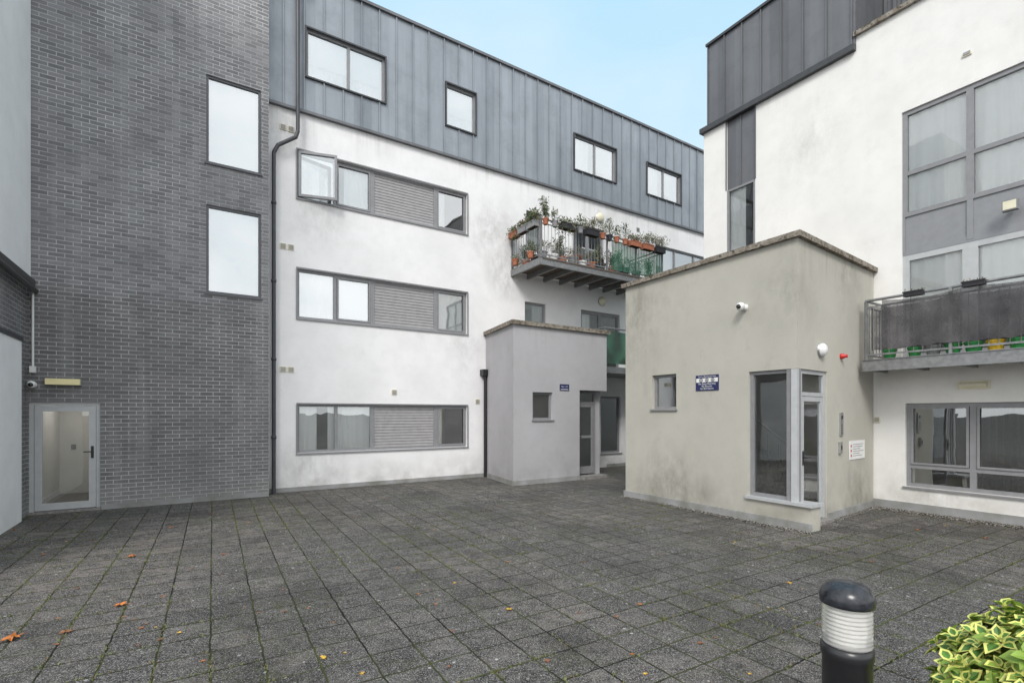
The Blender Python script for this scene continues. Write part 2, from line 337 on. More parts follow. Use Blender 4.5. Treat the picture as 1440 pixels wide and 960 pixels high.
# windows ---------------------------------------------------------------
def curtain(parent,F,a0,a1,z0,z1,d,mat=CURT,amp=.018,wl=.17,name='curtain'):
    mb=MB(); n=max(6,int((a1-a0)/.02)); ph=U(0,6)
    rows=[]
    for j in range(7):
        z=z0+(z1-z0)*j/6; k=1-.4*j/6
        rows.append([F.pt(a0+(a1-a0)*i/n,d+amp*k*math.sin(ph+(a0+(a1-a0)*i/n)/wl*6.28+1.6*math.sin(i*.13+j*.25+ph)),z) for i in range(n+1)])
    mb.grid(rows); return add(mb,name,mat,parent)
def window(parent,F,s0,s1,z0,z1,cols=(),rows=(),inset=.09,fw=.055,cur=None,room=ROOM,gl=GLASS,fm=FRAME,name='window',sill=True,depth=1.3,sash=(),label=None,blind_or_reflection=(),cd=.10):
    mb=MB(); d0,d1=-inset-.05,-inset+.02
    mb.box(F,s0,s0+fw,d0,d1,z0,z1); mb.box(F,s1-fw,s1,d0,d1,z0,z1)
    mb.box(F,s0+fw,s1-fw,d0,d1,z0,z0+fw); mb.box(F,s0+fw,s1-fw,d0,d1,z1-fw,z1)
    for c in cols: mb.box(F,c-fw*.65,c+fw*.65,d0,d1-.002,z0+fw,z1-fw)
    for r in rows: mb.box(F,s0+fw,s1-fw,d0,d1-.005,r-fw*.5,r+fw*.5)
    for (a,b,c,e) in sash:
        w=.035
        for q in ((a,a+w,c,e),(b-w,b,c,e),(a+w,b-w,c,c+w),(a+w,b-w,e-w,e)): mb.box(F,q[0],q[1],d1-.01,d1+.014,q[2],q[3])
    w=add(mb,name,fm,parent)
    if label: w['label']=label
    mb=MB(); mb.rect(F,s0+fw*.5,s1-fw*.5,-inset-.012,z0+fw*.5,z1-fw*.5); add(mb,'pane',gl,w)
    if room:
        mb=MB(); e=-inset-.052; g=e-depth; q=F.pt; a,b,c,f=s0-.0,s1+.0,z0-.0,z1+.0
        mb.face([q(a,g,c),q(b,g,c),q(b,g,f),q(a,g,f)])
        mb.face([q(a,e,c),q(a,g,c),q(a,g,f),q(a,e,f)]); mb.face([q(b,e,c),q(b,g,c),q(b,g,f),q(b,e,f)])
        mb.face([q(a,e,c),q(b,e,c),q(b,g,c),q(a,g,c)]); mb.face([q(a,e,f),q(b,e,f),q(b,g,f),q(a,g,f)])
        add(mb,'room_interior',room,w)
    for cc in (cur or ()): curtain(w,F,s0+(s1-s0)*cc[0],s0+(s1-s0)*cc[1],z0+.01,z1-.01,-inset-cd)
    for bb in blind_or_reflection:
        mb=MB(); mb.rect(F,s0+(s1-s0)*bb[0],s0+(s1-s0)*bb[1],-inset-.07,z0+(z1-z0)*bb[2],z1-.02); add(mb,'roller_blind',CURT,w)
    if sill:
        mb=MB(); mb.box(F,s0-.03,s1+.03,-inset+.022,.035,z0-.035,z0-.003); add(mb,'sill',fm,w)
    return w
def louvre(parent,F,s0,s1,z0,z1,inset=.09):
    mb=MB(); n=int((z1-z0)/.075)
    mb.box(F,s0,s1,-inset-.05,-inset-.02,z0,z1)
    mb.box(F,s0+.001,s0+.05,-inset-.02,-inset+.02,z0,z1,1); mb.box(F,s1-.05,s1-.001,-inset-.02,-inset+.02,z0,z1,1)
    mb.box(F,s0+.05,s1-.05,-inset-.02,-inset+.019,z0,z0+.05,1); mb.box(F,s0+.05,s1-.05,-inset-.02,-inset+.019,z1-.05,z1,1)
    z0+=.05; z1-=.05; s0+=.05; s1-=.05
    h=(z1-z0)/n
    for i in range(n):
        z=z0+i*h; q=F.pt
        mb.face([q(s0,-inset+.006,z+.008),q(s1,-inset+.006,z+.008),q(s1,-inset-.004,z+h),q(s0,-inset-.004,z+h)])
        mb.face([q(s0,-inset-.018,z),q(s1,-inset-.018,z),q(s1,-inset+.006,z+.008),q(s0,-inset+.006,z+.008)])
    return add(mb,'louvre_panel',[LOUV,FRAME],parent)
def vent(parent,F,u,v,w=.15,h=.12,n=1,m=None):
    a=F.at(u); z=F.z(u,v)
    for k in range(n):
        mb=MB(); x=a+k*(w+.03)
        mb.box(F,x-w/2,x+w/2,0,.02,z-h/2,z+h/2)
        for i in range(4): mb.box(F,x-w/2+.015,x+w/2-.015,.02,.032,z-h/2+.018+i*h/4.6,z-h/2+.03+i*h/4.6,1)
        add(mb,'wall_vent',[m or CREAM,LOUV],parent)
# ------------------------------------------------------------------ planes
D1=(.8437,.5369)
F=P(-5.235,10.94,*D1)
B=P(-5.16,10.56,*D1)
# ================================================================== LONG WHITE BUILDING
bld=empty('apartment_building',F.pt(8,-4,0),'long white rendered apartment block with grey zinc top storey','building')
sL=F.at(378)-.25; sR=24
RB=[(F.z(418,210),F.z(418,278)),(F.z(418,377),F.z(418,447)),(F.z(418,568),F.z(418,637))]
a0,a1=F.at(418),F.at(657)
ops=[(a0,a1,b_,t_) for t_,b_ in RB]
head2,sill2=RB[0]; head1,sill1=RB[1]
sw=(F.at(738),F.at(768),sill1,head1)
dr1=(F.at(817),F.at(872),3.1,head1)
sw2=(F.at(740),F.at(763),sill2,head2)
dr2=(F.at(806),F.at(850),5.85,head2)
rw2=(F.at(922),F.at(990)+.6,sill2,head2)
gw=(F.at(845),F.at(873),.45,F.z(846,557))
rw1=(F.at(922),F.at(990)+.6,sill1,head1)
ops+=[sw,dr1,sw2,dr2,rw2,gw,rw1]
ZB=8.52
mb=MB(); mb.wall(F,sL,sR,0,ZB,ops)
mb.face([F.pt(sL,0,0),F.pt(sL,-9,0),F.pt(sL,-9,ZB),F.pt(sL,0,ZB)]); mb.face([F.pt(sR,0,0),F.pt(sR,-9,0),F.pt(sR,-9,ZB),F.pt(sR,0,ZB)])
mb.rect(F,sL,sR,-9,0,ZB)
add(mb,'wall',WHITE,bld)
mb=MB(); mb.box(F,sL,F.at(683),.001,.03,0,.1); mb.box(F,F.at(853),sR,.001,.03,0,.1); add(mb,'plinth',PLINTH,bld)
# zinc storey
ZT=11.58
zw=[(F.at(430),F.at(540),9.36,10.45),(F.at(626),F.at(667),9.34,10.43),(F.at(806),F.at(864),9.32,10.40),(F.at(908),F.at(955),9.32,10.38)]
mb=MB(); mb.wall(F,sL,sR,ZB+.06,ZT,zw,.2,.05)
x=sL+.1
while x<sR:
    segs=[(ZB+.06,ZT)]
    for o in zw:
        if o[0]-.03<x<o[1]+.03: segs=[(ZB+.06,o[2]-.04),(o[3]+.04,ZT)]
    for z0,z1 in segs: mb.box(F,x-.012,x+.012,.051,.085,z0,z1)
    x+=.43
mb.rect(F,sL,sR,-9,ZB,ZT); mb.face([F.pt(sR,.05,ZB),F.pt(sR,-9,ZB),F.pt(sR,-9,ZT),F.pt(sR,.05,ZT)])
add(mb,'zinc_cladding',ZINC,bld)
mb=MB(); mb.box(F,sL,sR,-.3,.11,ZT,ZT+.07); mb.box(F,sL,sR,0.001,.09,ZB-.0,ZB+.06)
add(mb,'flashing',ZINCD,bld)
mb=MB(); mb.box(F,sL,sR,-9,-.3,ZT-.1,ZT); add(mb,'roof',ROOFM,bld)
for i,o in enumerate(zw):
    cols=[] if i==1 else [(o[0]+o[1])/2 if i else F.at(490)]
    window(bld,F,*o,cols=cols,inset=.0,fw=.05,cur=[(.0,1)] if i in (0,1) else [(.0,.4),(.75,1)],gl=GLASSH,blind_or_reflection=[(.05,.95,.35)] if i<2 else [(.52,.95,.2)])
    mb=MB(); w=.035
    for q in ((o[0]-w,o[0],o[2]-w,o[3]+w),(o[1],o[1]+w,o[2]-w,o[3]+w),(o[0],o[1],o[3],o[3]+w),(o[0],o[1],o[2]-w,o[2])): mb.box(F,q[0],q[1],.052,.10,q[2],q[3])
    add(mb,'window_surround',DARKF,bld)
# ribbon windows
for i,(t_,b_) in enumerate(RB):
    m1=F.at(525); m2=F.at(614); mm=F.at(472)
    if i==2:
        window(bld,F,a0,m1,b_,t_,cols=[(a0*.5+m1*.5)] ,cur=[(0,.26),(.4,1)],sill=False)
    elif i==1:
        window(bld,F,a0,m1,b_,t_,cols=[mm],cur=[(0,.5)],blind_or_reflection=[(.52,.97,.0)],sill=False,gl=GLASSH,sash=[(mm+.05,m1-.06,b_+.06,t_-.06)])
    else:
        window(bld,F,a0,m1,b_,t_,cols=[mm],cur=[(0,.3),(.62,1)],sill=False,gl=GLASSM,sash=[(mm+.05,m1-.06,b_+.06,t_-.06)])
        ang=math.radians(-16); dx=F.dx*math.cos(ang)-F.dy*math.sin(ang); dy=F.dx*math.sin(ang)+F.dy*math.cos(ang)
        o=F.pt(a0+.03,.0,0); C=P(o[0],o[1],dx,dy)
        w=window(bld,C,0,(mm-a0)*.98,b_+.03,t_-.03,inset=-.02,room=None,sill=False,name='open_casement',label='grey framed casement swung open outwards',gl=GLASSM)
    louvre(bld,F,m1,m2,b_,t_)
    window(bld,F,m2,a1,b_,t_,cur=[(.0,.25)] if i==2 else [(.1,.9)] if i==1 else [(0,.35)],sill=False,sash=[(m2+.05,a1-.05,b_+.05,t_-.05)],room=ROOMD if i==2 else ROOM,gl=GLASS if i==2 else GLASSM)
    mb=MB(); mb.box(F,a0-.03,a1+.03,-.068,.035,b_-.035,b_-.003); add(mb,'sill',FRAME,bld)
    mb=MB(); mb.box(F,a0-.02,a1+.02,.001,.02,t_+.0,t_+.03); mb.box(F,a0-.03,a0,.001,.02,b_,t_); mb.box(F,a1,a1+.03,.001,.02,b_,t_); add(mb,'window_surround',FRAME,bld)
window(bld,F,*sw,cur=[(.5,1)],gl=GLASSH)
window(bld,F,*sw2,cur=[(.0,1)])
window(bld,F,*dr1,cols=[(dr1[0]+dr1[1])/2],fw=.09,cur=[(0,.3)],name='balcony_door',sill=False)
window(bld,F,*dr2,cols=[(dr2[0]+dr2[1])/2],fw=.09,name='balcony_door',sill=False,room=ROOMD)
for q in (rw2,rw1):
    window(bld,F,*q,cols=[q[0]+(q[1]-q[0])*.33,q[0]+(q[1]-q[0])*.66],cur=[(0,.3)],gl=GLASSM)
window(bld,F,*gw,fw=.07,room=ROOMD)
for u,v,n in ((398,179,2),(398,346,2),(398,519,2),(554,551,1),(671,564,1),(843,424,1),(556,88,1),(680,138,1),(876,216,1),(892,212,1),(897,323,1),(957,252,1)):
    vent(bld,F,u,v,n=n,w=.13,m=CREAM if v>150 and u<700 else GREYP)
# downpipes
a=F.at(384); zt=11.5; at_=F.at(417)
mb=MB(); mb.pipe([F.pt(at_,.17,zt),F.pt(at_,.17,F.z(417,190)),F.pt(F.at(414),.17,F.z(414,198)),F.pt(a+.08,.15,F.z(388,208)),F.pt(a,.12,F.z(384,218)),F.pt(a,.12,0)],.042,10)
for z in (1.2,2.9,4.6,6.3): mb.lathe(F.pt(a,.12,z),[(.042,0),(.054,.0),(.054,.06),(.042,.06)],10)
mb.box(F,at_-.13,at_+.13,.06,.3,11.36,11.56)
add(mb,'downpipe',PIPE,bld)
a=F.at(680)
mb=MB(); mb.pipe([F.pt(a,.1,2.8),F.pt(a,.1,0)],.045,10); mb.box(F,a-.12,a+.12,.01,.2,2.78,2.95)
add(mb,'downpipe',BLACK,bld)
# ---- balconies of the long building
def railing(parent,pts,z0,z1,gap=.115,m=STEEL,posts=1.15):
    mb=MB()
    for i in range(len(pts)-1):
        a=Vector((*pts[i],0)); b=Vector((*pts[i+1],0)); L=(b-a).length; d=(b-a)/L
        Q=P(a.x,a.y,d.x,d.y)
        mb.tube((a.x,a.y,z1),(b.x,b.y,z1),.024,8)
        mb.box(Q,.0,L,-.006,.006,z1-.13,z1-.10); mb.box(Q,0,L,-.006,.006,z0+.08,z0+.11)
        n=int(L/gap)
        for k in range(1,n): mb.tube(Q.pt(L*k/n,0,z0+.1),Q.pt(L*k/n,0,z1-.11),.0065,5,caps=False)
        n=max(1,round(L/posts))
        for k in range(n+1): mb.box(Q,max(0,L*k/n-.02),min(L,L*k/n+.02),-.03,.03,z0-.12,z1-.01)
    return add(mb,'railing',m,parent)
def balcony(parent,F,s0,s1,p,z0,z1,rt,joist=.55,deck=WOODD,label=None):
    mb=MB(); w=.07
    mb.box(F,s0,s1,p-w,p,z0,z1,0); mb.box(F,s0,s0+w,.0,p-w,z0,z1-.002,0); mb.box(F,s1-w,s1,.0,p-w,z0,z1-.002,0)
    mb.box(F,s0-.02,s1+.02,p-.03,p+.02,z1,z1+.012,0); mb.box(F,s0-.02,s1+.02,p-.03,p+.02,z0-.012,z0,0)
    n=int((s1-s0)/joist)
    for k in range(1,n): 
        x=s0+(s1-s0)*k/n; mb.box(F,x-.035,x+.035,0,p-w,z0-.0,z1-.04,0)
    y=0.02
    while y<p-w-.02:
        mb.box(F,s0+w+.002,s1-w-.002,y,y+.12,z1-.035,z1-.008,1); y+=.135
    b=add(mb,'balcony',[STEEL,deck],parent)
    if label: b['label']=label
    i=.04
    q=lambda a,d:F.pt(a,d,0)[:2]
    railing(b,[q(s0+i,.02),q(s0+i,p-i),q(s1-i,p-i),q(s1-i,.02)],z1,rt)
    return b
b0=F.at(718); bp=1.47; b1=b0+4.75
bal=balcony(bld,F,b0,b1,bp,5.66,5.84,6.86,label='steel balcony crowded with potted plants')
def cloth(F,a0,a1,d,z0,z1,amp=.015,sag=.03,n=80):
    mb=MB(); rows=[]
    for j in range(7):
        t_=j/6; zz=z0+(z1-z0)*t_
        rows.append([F.pt(a0+(a1-a0)*i/n, d+amp*math.sin(i*.9*80/n+j*.4)+.025*mnoise.noise((i*.15,j*.5,a0)), zz-sag*abs(math.sin((a1-a0)*i/n*2.7))*t_**3+.035*(1-t_)*mnoise.noise((i*.2,j,3))) for i in range(n+1)])
    mb.grid(rows); return mb
add(cloth(F,b0+2.5,b1-.1,bp-.005,5.9,6.78),'green_screen',GSCREEN,bal)
c0=F.at(806)+.0
b2=MB(); b2.box(F,c0,c0+6,0,1.4,2.92,3.1); bb=add(b2,'balcony',STEEL,bld,)
mb=MB(); mb.box(F,c0+.05,c0+5.9,1.33,1.345,3.2,4.13); mb.box(F,c0+.05,c0+.065,.05,1.3,3.2,4.13); add(mb,'glass_panel',GLASSG,bb)
mb=MB()
for k in range(6):
    x=c0+.04+k*1.17; mb.box(F,x-.02,x+.02,1.35,1.39,2.95,4.2)
mb.tube(F.pt(c0,1.37,4.22),F.pt(c0+6,1.37,4.22),.025); mb.tube(F.pt(c0+.05,.02,4.22),F.pt(c0+.05,1.37,4.22),.025)
add(mb,'railing',STEEL,bb)
def round_lamp(F,a,z,r=.13,label='round cream bulkhead lamp on the wall',name='wall_lamp',sh=WPLAS):
    e=empty(name,F.pt(a,0,z-r),label,'lamp',group='bulkhead lamps on the walls')
    n=(F.nx,F.ny,0)
    mb=MB(); mb.lathe(F.pt(a,0,z),[(r,0.0),(r,.03),(r*.9,.035)],20,axis=n); add(mb,'lamp_base',SILVER,e)
    mb=MB(); mb.lathe(F.pt(a,0,z),[(r*.9,.034),(r*.85,.06),(r*.6,.09),(r*.3,.105),(0.001,.11)],20,axis=n); add(mb,'lamp_shade',sh,e)
round_lamp(F,F.at(843),F.z(843,306),.17,sh=CREAM); round_lamp(F,F.at(846),F.z(846,424),.15,sh=CREAM)
# ================================================================== BRICK BUILDING
bk=empty('brick_building',B.pt(-2,-3,0),'tall dark grey brick stair tower with two tall windows','building')
tw=[(B.at(290),B.at(367),B.z(290,228),B.z(290,104)),(B.at(290),B.at(367),B.z(290,411),B.z(290,287))]
da,db=B.at(40),B.at(141); dz=B.z(90,565)
bL=B.at(37); bR=B.at(378)
mb=MB(); mb.wall(B,bL,bR,0,12.8,tw+[(da+.0,db,0,dz)],.13)
mb.face([B.pt(bR,0,0),B.pt(bR,-5,0),B.pt(bR,-5,12.8),B.pt(bR,0,12.8)],[(0,0),(5,0),(5,12.8),(0,12.8)])
add(mb,'wall',BRICK,bk)
mb=MB(); mb.box(B,bL,bR,-5,0.02,12.8,12.9); add(mb,'roof',ROOFM,bk)
for o in tw:
    w=window(bk,B,*o,fw=.045,inset=.05,gl=GLASSH,cur=None,room=ROOM,depth=1,fm=FRAMED)
    mb=MB(); mb.rect(B,o[0]+.03,o[1]-.03,-.1,o[2]+.03,o[3]-.03); add(mb,'blind_or_reflection',SKYREFL,w)  # added sheet behind the glass, its pale colour stands in for sky reflection
mb=MB(); mb.box(B,db+.02,bR,.001,.035,0,.09); add(mb,'plinth',PLINTH,bk)
def glazed_door(parent,F,a0,a1,z0,z1,inset,fm,handle_right=True,transom=None,kick=.12,room=ROOML,depth=2.2,gl=GLASSC,stile=.1,lit=False):
    mb=MB(); w=.06; d0,d1=-inset-.05,-inset+.02
    mb.box(F,a0,a0+w,d0,d1,z0,z1); mb.box(F,a1-w,a1,d0,d1,z0,z1); mb.box(F,a0+w,a1-w,d0,d1,z1-w,z1)
    if transom: mb.box(F,a0+w,a1-w,d0,d1-.002,transom,transom+w)
    fr=add(mb,'door_frame',fm,parent)
    zt=(transom or z1-w)
    mb=MB(); A,Bb=a0+w+.006,a1-w-.006; e0,e1=-inset-.035,-inset+.012
    mb.box(F,A,A+stile,e0,e1,z0+.01,zt-.006); mb.box(F,Bb-stile,Bb,e0,e1,z0+.01,zt-.006)
    mb.box(F,A+stile,Bb-stile,e0,e1,zt-.006-stile,zt-.006); mb.box(F,A+stile,Bb-stile,e0,e1,z0+.01,z0+.01+kick)
    dr=add(mb,'door',fm,parent)
    mb=MB(); mb.rect(F,A+stile,Bb-stile,-inset-.01,z0+.01+kick,zt-.006-stile); add(mb,'pane',gl,dr)
    if transom:
        mb=MB(); mb.rect(F,a0+w,a1-w,-inset-.01,transom+w,z1-w); add(mb,'pane',gl,fr)
    mb=MB(); hx=(Bb-stile*.5) if handle_right else (A+stile*.5); zz=z0+1.02
    mb.box(F,hx-.02,hx+.02,-inset+.012,-inset+.022,zz-.12,zz+.1); mb.tube(F.pt(hx,-inset+.02,zz),F.pt(hx,-inset+.07,zz),.01); 
    mb.tube(F.pt(hx,-inset+.07,zz),F.pt(hx+(-.12 if handle_right else .12),-inset+.07,zz),.01); add(mb,'handle',BLACK,dr)
    if room:
        mb=MB(); e=-inset-.052; g=e-depth; q=F.pt; zc_=z1+.15
        mb.face([q(a0,g,z0),q(a1,g,z0),q(a1,g,zc_),q(a0,g,zc_)]); mb.face([q(a0,e,z0),q(a0,g,z0),q(a0,g,zc_),q(a0,e,zc_)]); mb.face([q(a1,e,z0),q(a1,g,z0),q(a1,g,zc_),q(a1,e,zc_)])
        mb.face([q(a0,e,zc_),q(a1,e,zc_),q(a1,g,zc_),q(a0,g,zc_)]); mb.face([q(a0,e,z0+.01),q(a1,e,z0+.01),q(a1,g,z0+.01),q(a0,g,z0+.01)],None,1)
        mb.box(F,a0,a0+.01,g,e,z0+.01,z0+.11,2)
        mb.box(F,a0+(a1-a0)*.52,a0+(a1-a0)*.95,g+.002,g+.03,z0+.01,z0+1.75,2)
        mb.box(F,a0+(a1-a0)*.2,a0+(a1-a0)*.28,g+.002,g+.02,z0+.95,z0+1.05,1)
        add(mb,'room_interior',[room,FLOORG,WPLAS],parent)
        if lit:
            mb=MB(); am=(a0+a1)/2; mb.box(F,am-.2,am+.2,g+.5,g+1.4,zc_-.04,zc_-.01); add(mb,'ceiling_lamp',LIT,parent)
    return dr
glazed_door(bk,B,da,db,.04,dz,.06,FRAMEL,lit=True)
mb=MB(); mb.box(B,da-.0,db+.0,-.13,.03,0,.038); add(mb,'door_step',KERB,bk)
e=empty('wall_lamp',B.pt(B.at(90),0,B.z(90,541)),'long cream bulkhead lamp above the glazed door','lamp')
zz=B.z(90,537); mb=MB(); x=B.at(90); mb.box(B,x-.24,x+.24,0,.05,zz-.06,zz+.06); add(mb,'lamp_base',GREYP,e)
mb=MB(); mb.box(B,x-.23,x+.23,.05,.12,zz-.052,zz+.052); add(mb,'lamp_shade',LAMPY,e)
# ================================================================== SIDE BUILDING
cx,cy,_=B.pt(bL,0,0)
Cq=P(cx,cy,-.5369,.8437)
sb=empty('white_building',Cq.pt(-2,-2,0),'white rendered wing over a dark brick base','building')
WHITE_C=render_mat('bright_white_render',(.9,.9,.9),(.6,.6,.58),.15,(8,12),.3)
mb=MB(); mb.rect(Cq,-4.5,0,0,0,3.92); add(mb,'brick_base',BRICK,sb)
mb=MB(); mb.box(Cq,-4.5,-.02,-4,.06,4.05,12.5); add(mb,'wall',WHITE_C,sb)
mb=MB(); mb.box(Cq,-4.5,-.6,.001,.07,0,2.92); add(mb,'lower_wall',WHITE_C,sb)
mb=MB(); mb.box(Cq,-4.5,-.02,-.05,.12,3.94,4.04); mb.tube(Cq.pt(-4.5,.13,3.9),Cq.pt(-.05,.13,3.85),.045,8); add(mb,'gutter',BLACK,sb)
mb=MB(); mb.box(Cq,-4.5,-.58,.001,.09,2.92,2.99); add(mb,'coping',DARKF,sb)
mb=MB(); mb.pipe([B.pt(bL+.09,.04,3.85),B.pt(bL+.09,.04,2.55)],.018,8); mb.box(B,bL+.05,bL+.13,.02,.07,2.45,2.56); add(mb,'conduit',WPLAS,bk)
def seccam(F,a,z,label,r=.05):
    e=empty('security_camera',F.pt(a,0,z-r),label,'security camera',group='security cameras on the walls')
    n=Vector((F.nx,F.ny,0)); 
    mb=MB(); mb.lathe(F.pt(a,0,z),[(r,0),(r,.04),(r*.5,.05),(r*.4,.1)],14,axis=n); add(mb,'bracket',WPLAS,e)
    c=Vector(F.pt(a,.13,z)); mb=MB(); mb.lathe(c,[(.001,-r*1.2),(r*.7,-r),(r*1.15,-.2*r),(r*1.2,.3*r),(r*.9,r),(.001,r*1.3)],16); add(mb,'camera_body',WPLAS,e)
    mb=MB(); mb.lathe(c+n*r*.7,[(r*.75,0),(r*.7,.02),(.001,.035)],14,axis=n+Vector((0,0,-.4))); add(mb,'lens',BLACK,e)
seccam(B,B.at(47),B.z(45,541),'small black and white camera by the glazed door')
# ================================================================== GREY ENTRANCE BLOCK
G=P(.034,12.0,*D1)
gb=empty('entrance_block',G.pt(1.5,-1,0),'small grey rendered entrance block with stone coping','building')
gz=3.9; W=3.03; k=2.07; rz=2.36; dep=.28; back=1.93
win=(G.at(749),G.at(777),G.z(749,590),G.z(749,551))
mb=MB(); mb.wall(G,0,k,0,gz,[win],.14); mb.rect(G,k,W,0,rz,gz)
fx=F.pt(F.at(683)-.0,0,0)
gl_=P(fx[0],fx[1],.034-fx[0],12-fx[1]); LL=math.hypot(.034-fx[0],12-fx[1])
mb.rect(gl_,0,LL,0,0,gz)
q=G.pt
mb.face([q(k,0,0),q(k,-dep,0),q(k,-dep,rz),q(k,0,rz)]); 
mb.face([q(W,0,rz),q(W,-dep,rz),q(W,-dep,gz),q(W,0,gz)]); mb.face([q(W,-dep,0),q(W,-back,0),q(W,-back,gz),q(W,-dep,gz)])
mb.face([q(k,0,rz),q(W,0,rz),q(W,-dep,rz),q(k,-dep,rz)])
mb.box(G,W-.16,W,-dep-.1,-dep+.0,0,rz)
add(mb,'wall',GREYR,gb)
def offs(poly,o):
    n=len(poly); out=[]
    for i in range(n):
        a=Vector(poly[i-1]);b=Vector(poly[i]);c=Vector(poly[(i+1)%n])
        d1=(b-a).normalized(); d2=(c-b).normalized(); n1=Vector((d1.y,-d1.x)); n2=Vector((d2.y,-d2.x))
        m=(n1+n2).normalized(); out.append(tuple(b+m*o/max(.3,m.dot(n1))))
    return out
gpoly=[fx[:2],(.034,12.0),q(W,0,0)[:2],q(W,-back,0)[:2]]
mb=MB(); mb.prism(offs(gpoly,.07),gz,gz+.1); add(mb,'coping',COPING,gb)
mb=MB(); mb.box(G,0,k,.001,.02,0,.12); mb.box(gl_,0,LL,.001,.02,0,.12); add(mb,'plinth',PLINTH,gb)
window(gb,G,*win,room=ROOML,cur=None,fw=.05,depth=.7)
G2=P(*q(0,-dep,0)[:2],*D1)
glazed_door(gb,G2,k+.02,W-.18,.1,rz-.01,.0,FRAME,room=ROOM,depth=.8,kick=.2,gl=GLASS,stile=.07,transom=2.0,handle_right=False)
mb=MB(); mb.box(G2,k+.09,W-.25,-.03,.01,1.08,1.15); add(mb,'door_rail',FRAME,gb)
mb=MB(); mb.box(G,k+.01,W-.0,-dep+.001,.05,0,.08); add(mb,'door_step',KERB,gb)
e=empty('small_sign',G.pt(G.at(793),0,G.z(793,550)),'small navy sign on grey rendered wall','sign')
x0,x1=G.at(787),G.at(800); z0,z1=G.z(790,549),G.z(790,540)
mb=MB(); mb.box(G,x0,x1,.001,.012,z0,z1); add(mb,'sign_board',NAVY,e)
text('Apts 1-24',.055,G,(x0+x1)/2,(z0+z1)/2+.02,.0145,WPLAS,e)
mb=MB(); mb.box(G,x0+.03,x1-.03,.013,.0145,z0+.025,z0+.04); add(mb,'sign_stripe',WPLAS,e)
# ================================================================== BEIGE ENTRANCE BLOCK
Pb=(2.41,10.56); P0=(4.30,7.50); P1=(6.83,9.41); P2=(5.04,12.24)
Lf=P(*Pb,P0[0]-Pb[0],P0[1]-Pb[1]); LLn=math.hypot(P0[0]-Pb[0],P0[1]-Pb[1])
Rt=P(*P0,P1[0]-P0[0],P1[1]-P0[1]); RLn=math.hypot(P1[0]-P0[0],P1[1]-P0[1])
bz=4.40; hz=2.43
be=empty('entrance_block',((Pb[0]+P1[0])/2,(Pb[1]+P1[1])/2,0),'beige rendered entrance block with glazed corner door and stone coping','building')
wn=(Lf.at(917),Lf.at(951),Lf.z(917,575),Lf.z(917,528))
g0=Lf.at(1053)
dr_=Rt.at(1163)
mb=MB()
mb.wall(Lf,0,g0,0,bz,[wn],.15); mb.rect(Lf,g0,LLn,0,hz,bz); mb.rect(Lf,g0,LLn,0,0,.36)
mb.rect(Rt,0,dr_,0,hz,bz); mb.rect(Rt,dr_,RLn,0,0,bz)
mb.face([Lf.pt(g0,0,.36),Lf.pt(g0,-.15,.36),Lf.pt(g0,-.15,hz),Lf.pt(g0,0,hz)])
mb.face([Rt.pt(dr_,0,0),Rt.pt(dr_,-.15,0),Rt.pt(dr_,-.15,hz),Rt.pt(dr_,0,hz)])
mb.face([Lf.pt(g0,0,hz),Lf.pt(LLn,0,hz),Rt.pt(dr_,0,hz),Rt.pt(dr_,-.3,hz),Lf.pt(g0,-.3,hz)])
mb.face([(*Pb,0),(*P2,0),(*P2,bz),(*Pb,bz)])
add(mb,'wall',BEIGE,be)
poly=[Pb,P0,P1,P2]
mb=MB(); mb.prism(offs(poly,.07),bz,bz+.085); add(mb,'coping',COPING,be)
mb=MB(); mb.box(Lf,-.02,LLn+.22,.001,.04,0,.12); mb.box(Rt,dr_,RLn,.001,.03,0,.12); add(mb,'plinth',PLINTH,be)
mb=MB(); mb.box(Lf,g0,LLn+.2,-.26,.001,0,.36); add(mb,'low_wall',BEIGE,be)
mb=MB(); mb.box(Lf,g0-.04,LLn+.24,-.28,.05,.362,.41); add(mb,'sill',FRAMEL,be)
window(be,Lf,*wn,room=ROOM,depth=.7,fw=.05,gl=GLASSM)
mb=MB()
inn=offs(poly,-.16)
mb.face([(*p,hz+.15) for p in inn]); mb.face([(*p,.012) for p in inn],None,1)
a,b_,c,d=inn
mb.face([(*a,0),(*d,0),(*d,2.6),(*a,2.6)]); mb.face([(*d,0),(*c,0),(*c,2.6),(*d,2.6)])
add(mb,'room_interior',[ROOML,FLOORG],be)
mb=MB(); w=.055
mb.box(Lf,g0,g0+w,-.12,-.04,.41,hz); mb.box(Lf,g0+w,LLn-.17,-.12,-.04,hz-w,hz); mb.box(Lf,g0+w,LLn-.17,-.12,-.04,.41,.41+w)
mb.box(Lf,LLn-.17,LLn-.01,-.12,-.01,.41,hz-.002)
win_=add(mb,'window',FRAME,be)
mb=MB(); mb.rect(Lf,g0+w,LLn-.17,-.08,.41+w,hz-w); add(mb,'pane',GLASSB,win_)
mb=MB(); mb.box(Rt,.0,.06,-.09,-.002,.41,hz-.004); mb.box(Rt,.06,.16,-.09,-.012,.41,hz-.004)
add(mb,'corner_post',FRAMEL,be)
glazed_door(be,Rt,.17,dr_-.01,.05,hz-.003,.05,FRAMEL,transom=2.02,room=None,handle_right=False,kick=.14,stile=.075,gl=GLASSB)
mb=MB(); mb.box(Rt,.14,dr_+.02,-.2,.1,0,.045); add(mb,'door_step',KERB,be)
mb=MB()
S0=P(*Lf.pt(g0-1.75,-1.3,0)[:2],Lf.dx,Lf.dy)
for i in range(9): mb.box(S0,.23*(8-i),.23*(9-i),-.7,0,0.013,.17*(i+1))
for i in range(10):
    x=.21*i+.05; z=.17*(9-i); mb.tube(S0.pt(x,.03,z),S0.pt(x,.03,z+.85),.008,6,1)
mb.tube(S0.pt(.05,.03,2.4),S0.pt(2.0,.03,.95),.018,8,1)
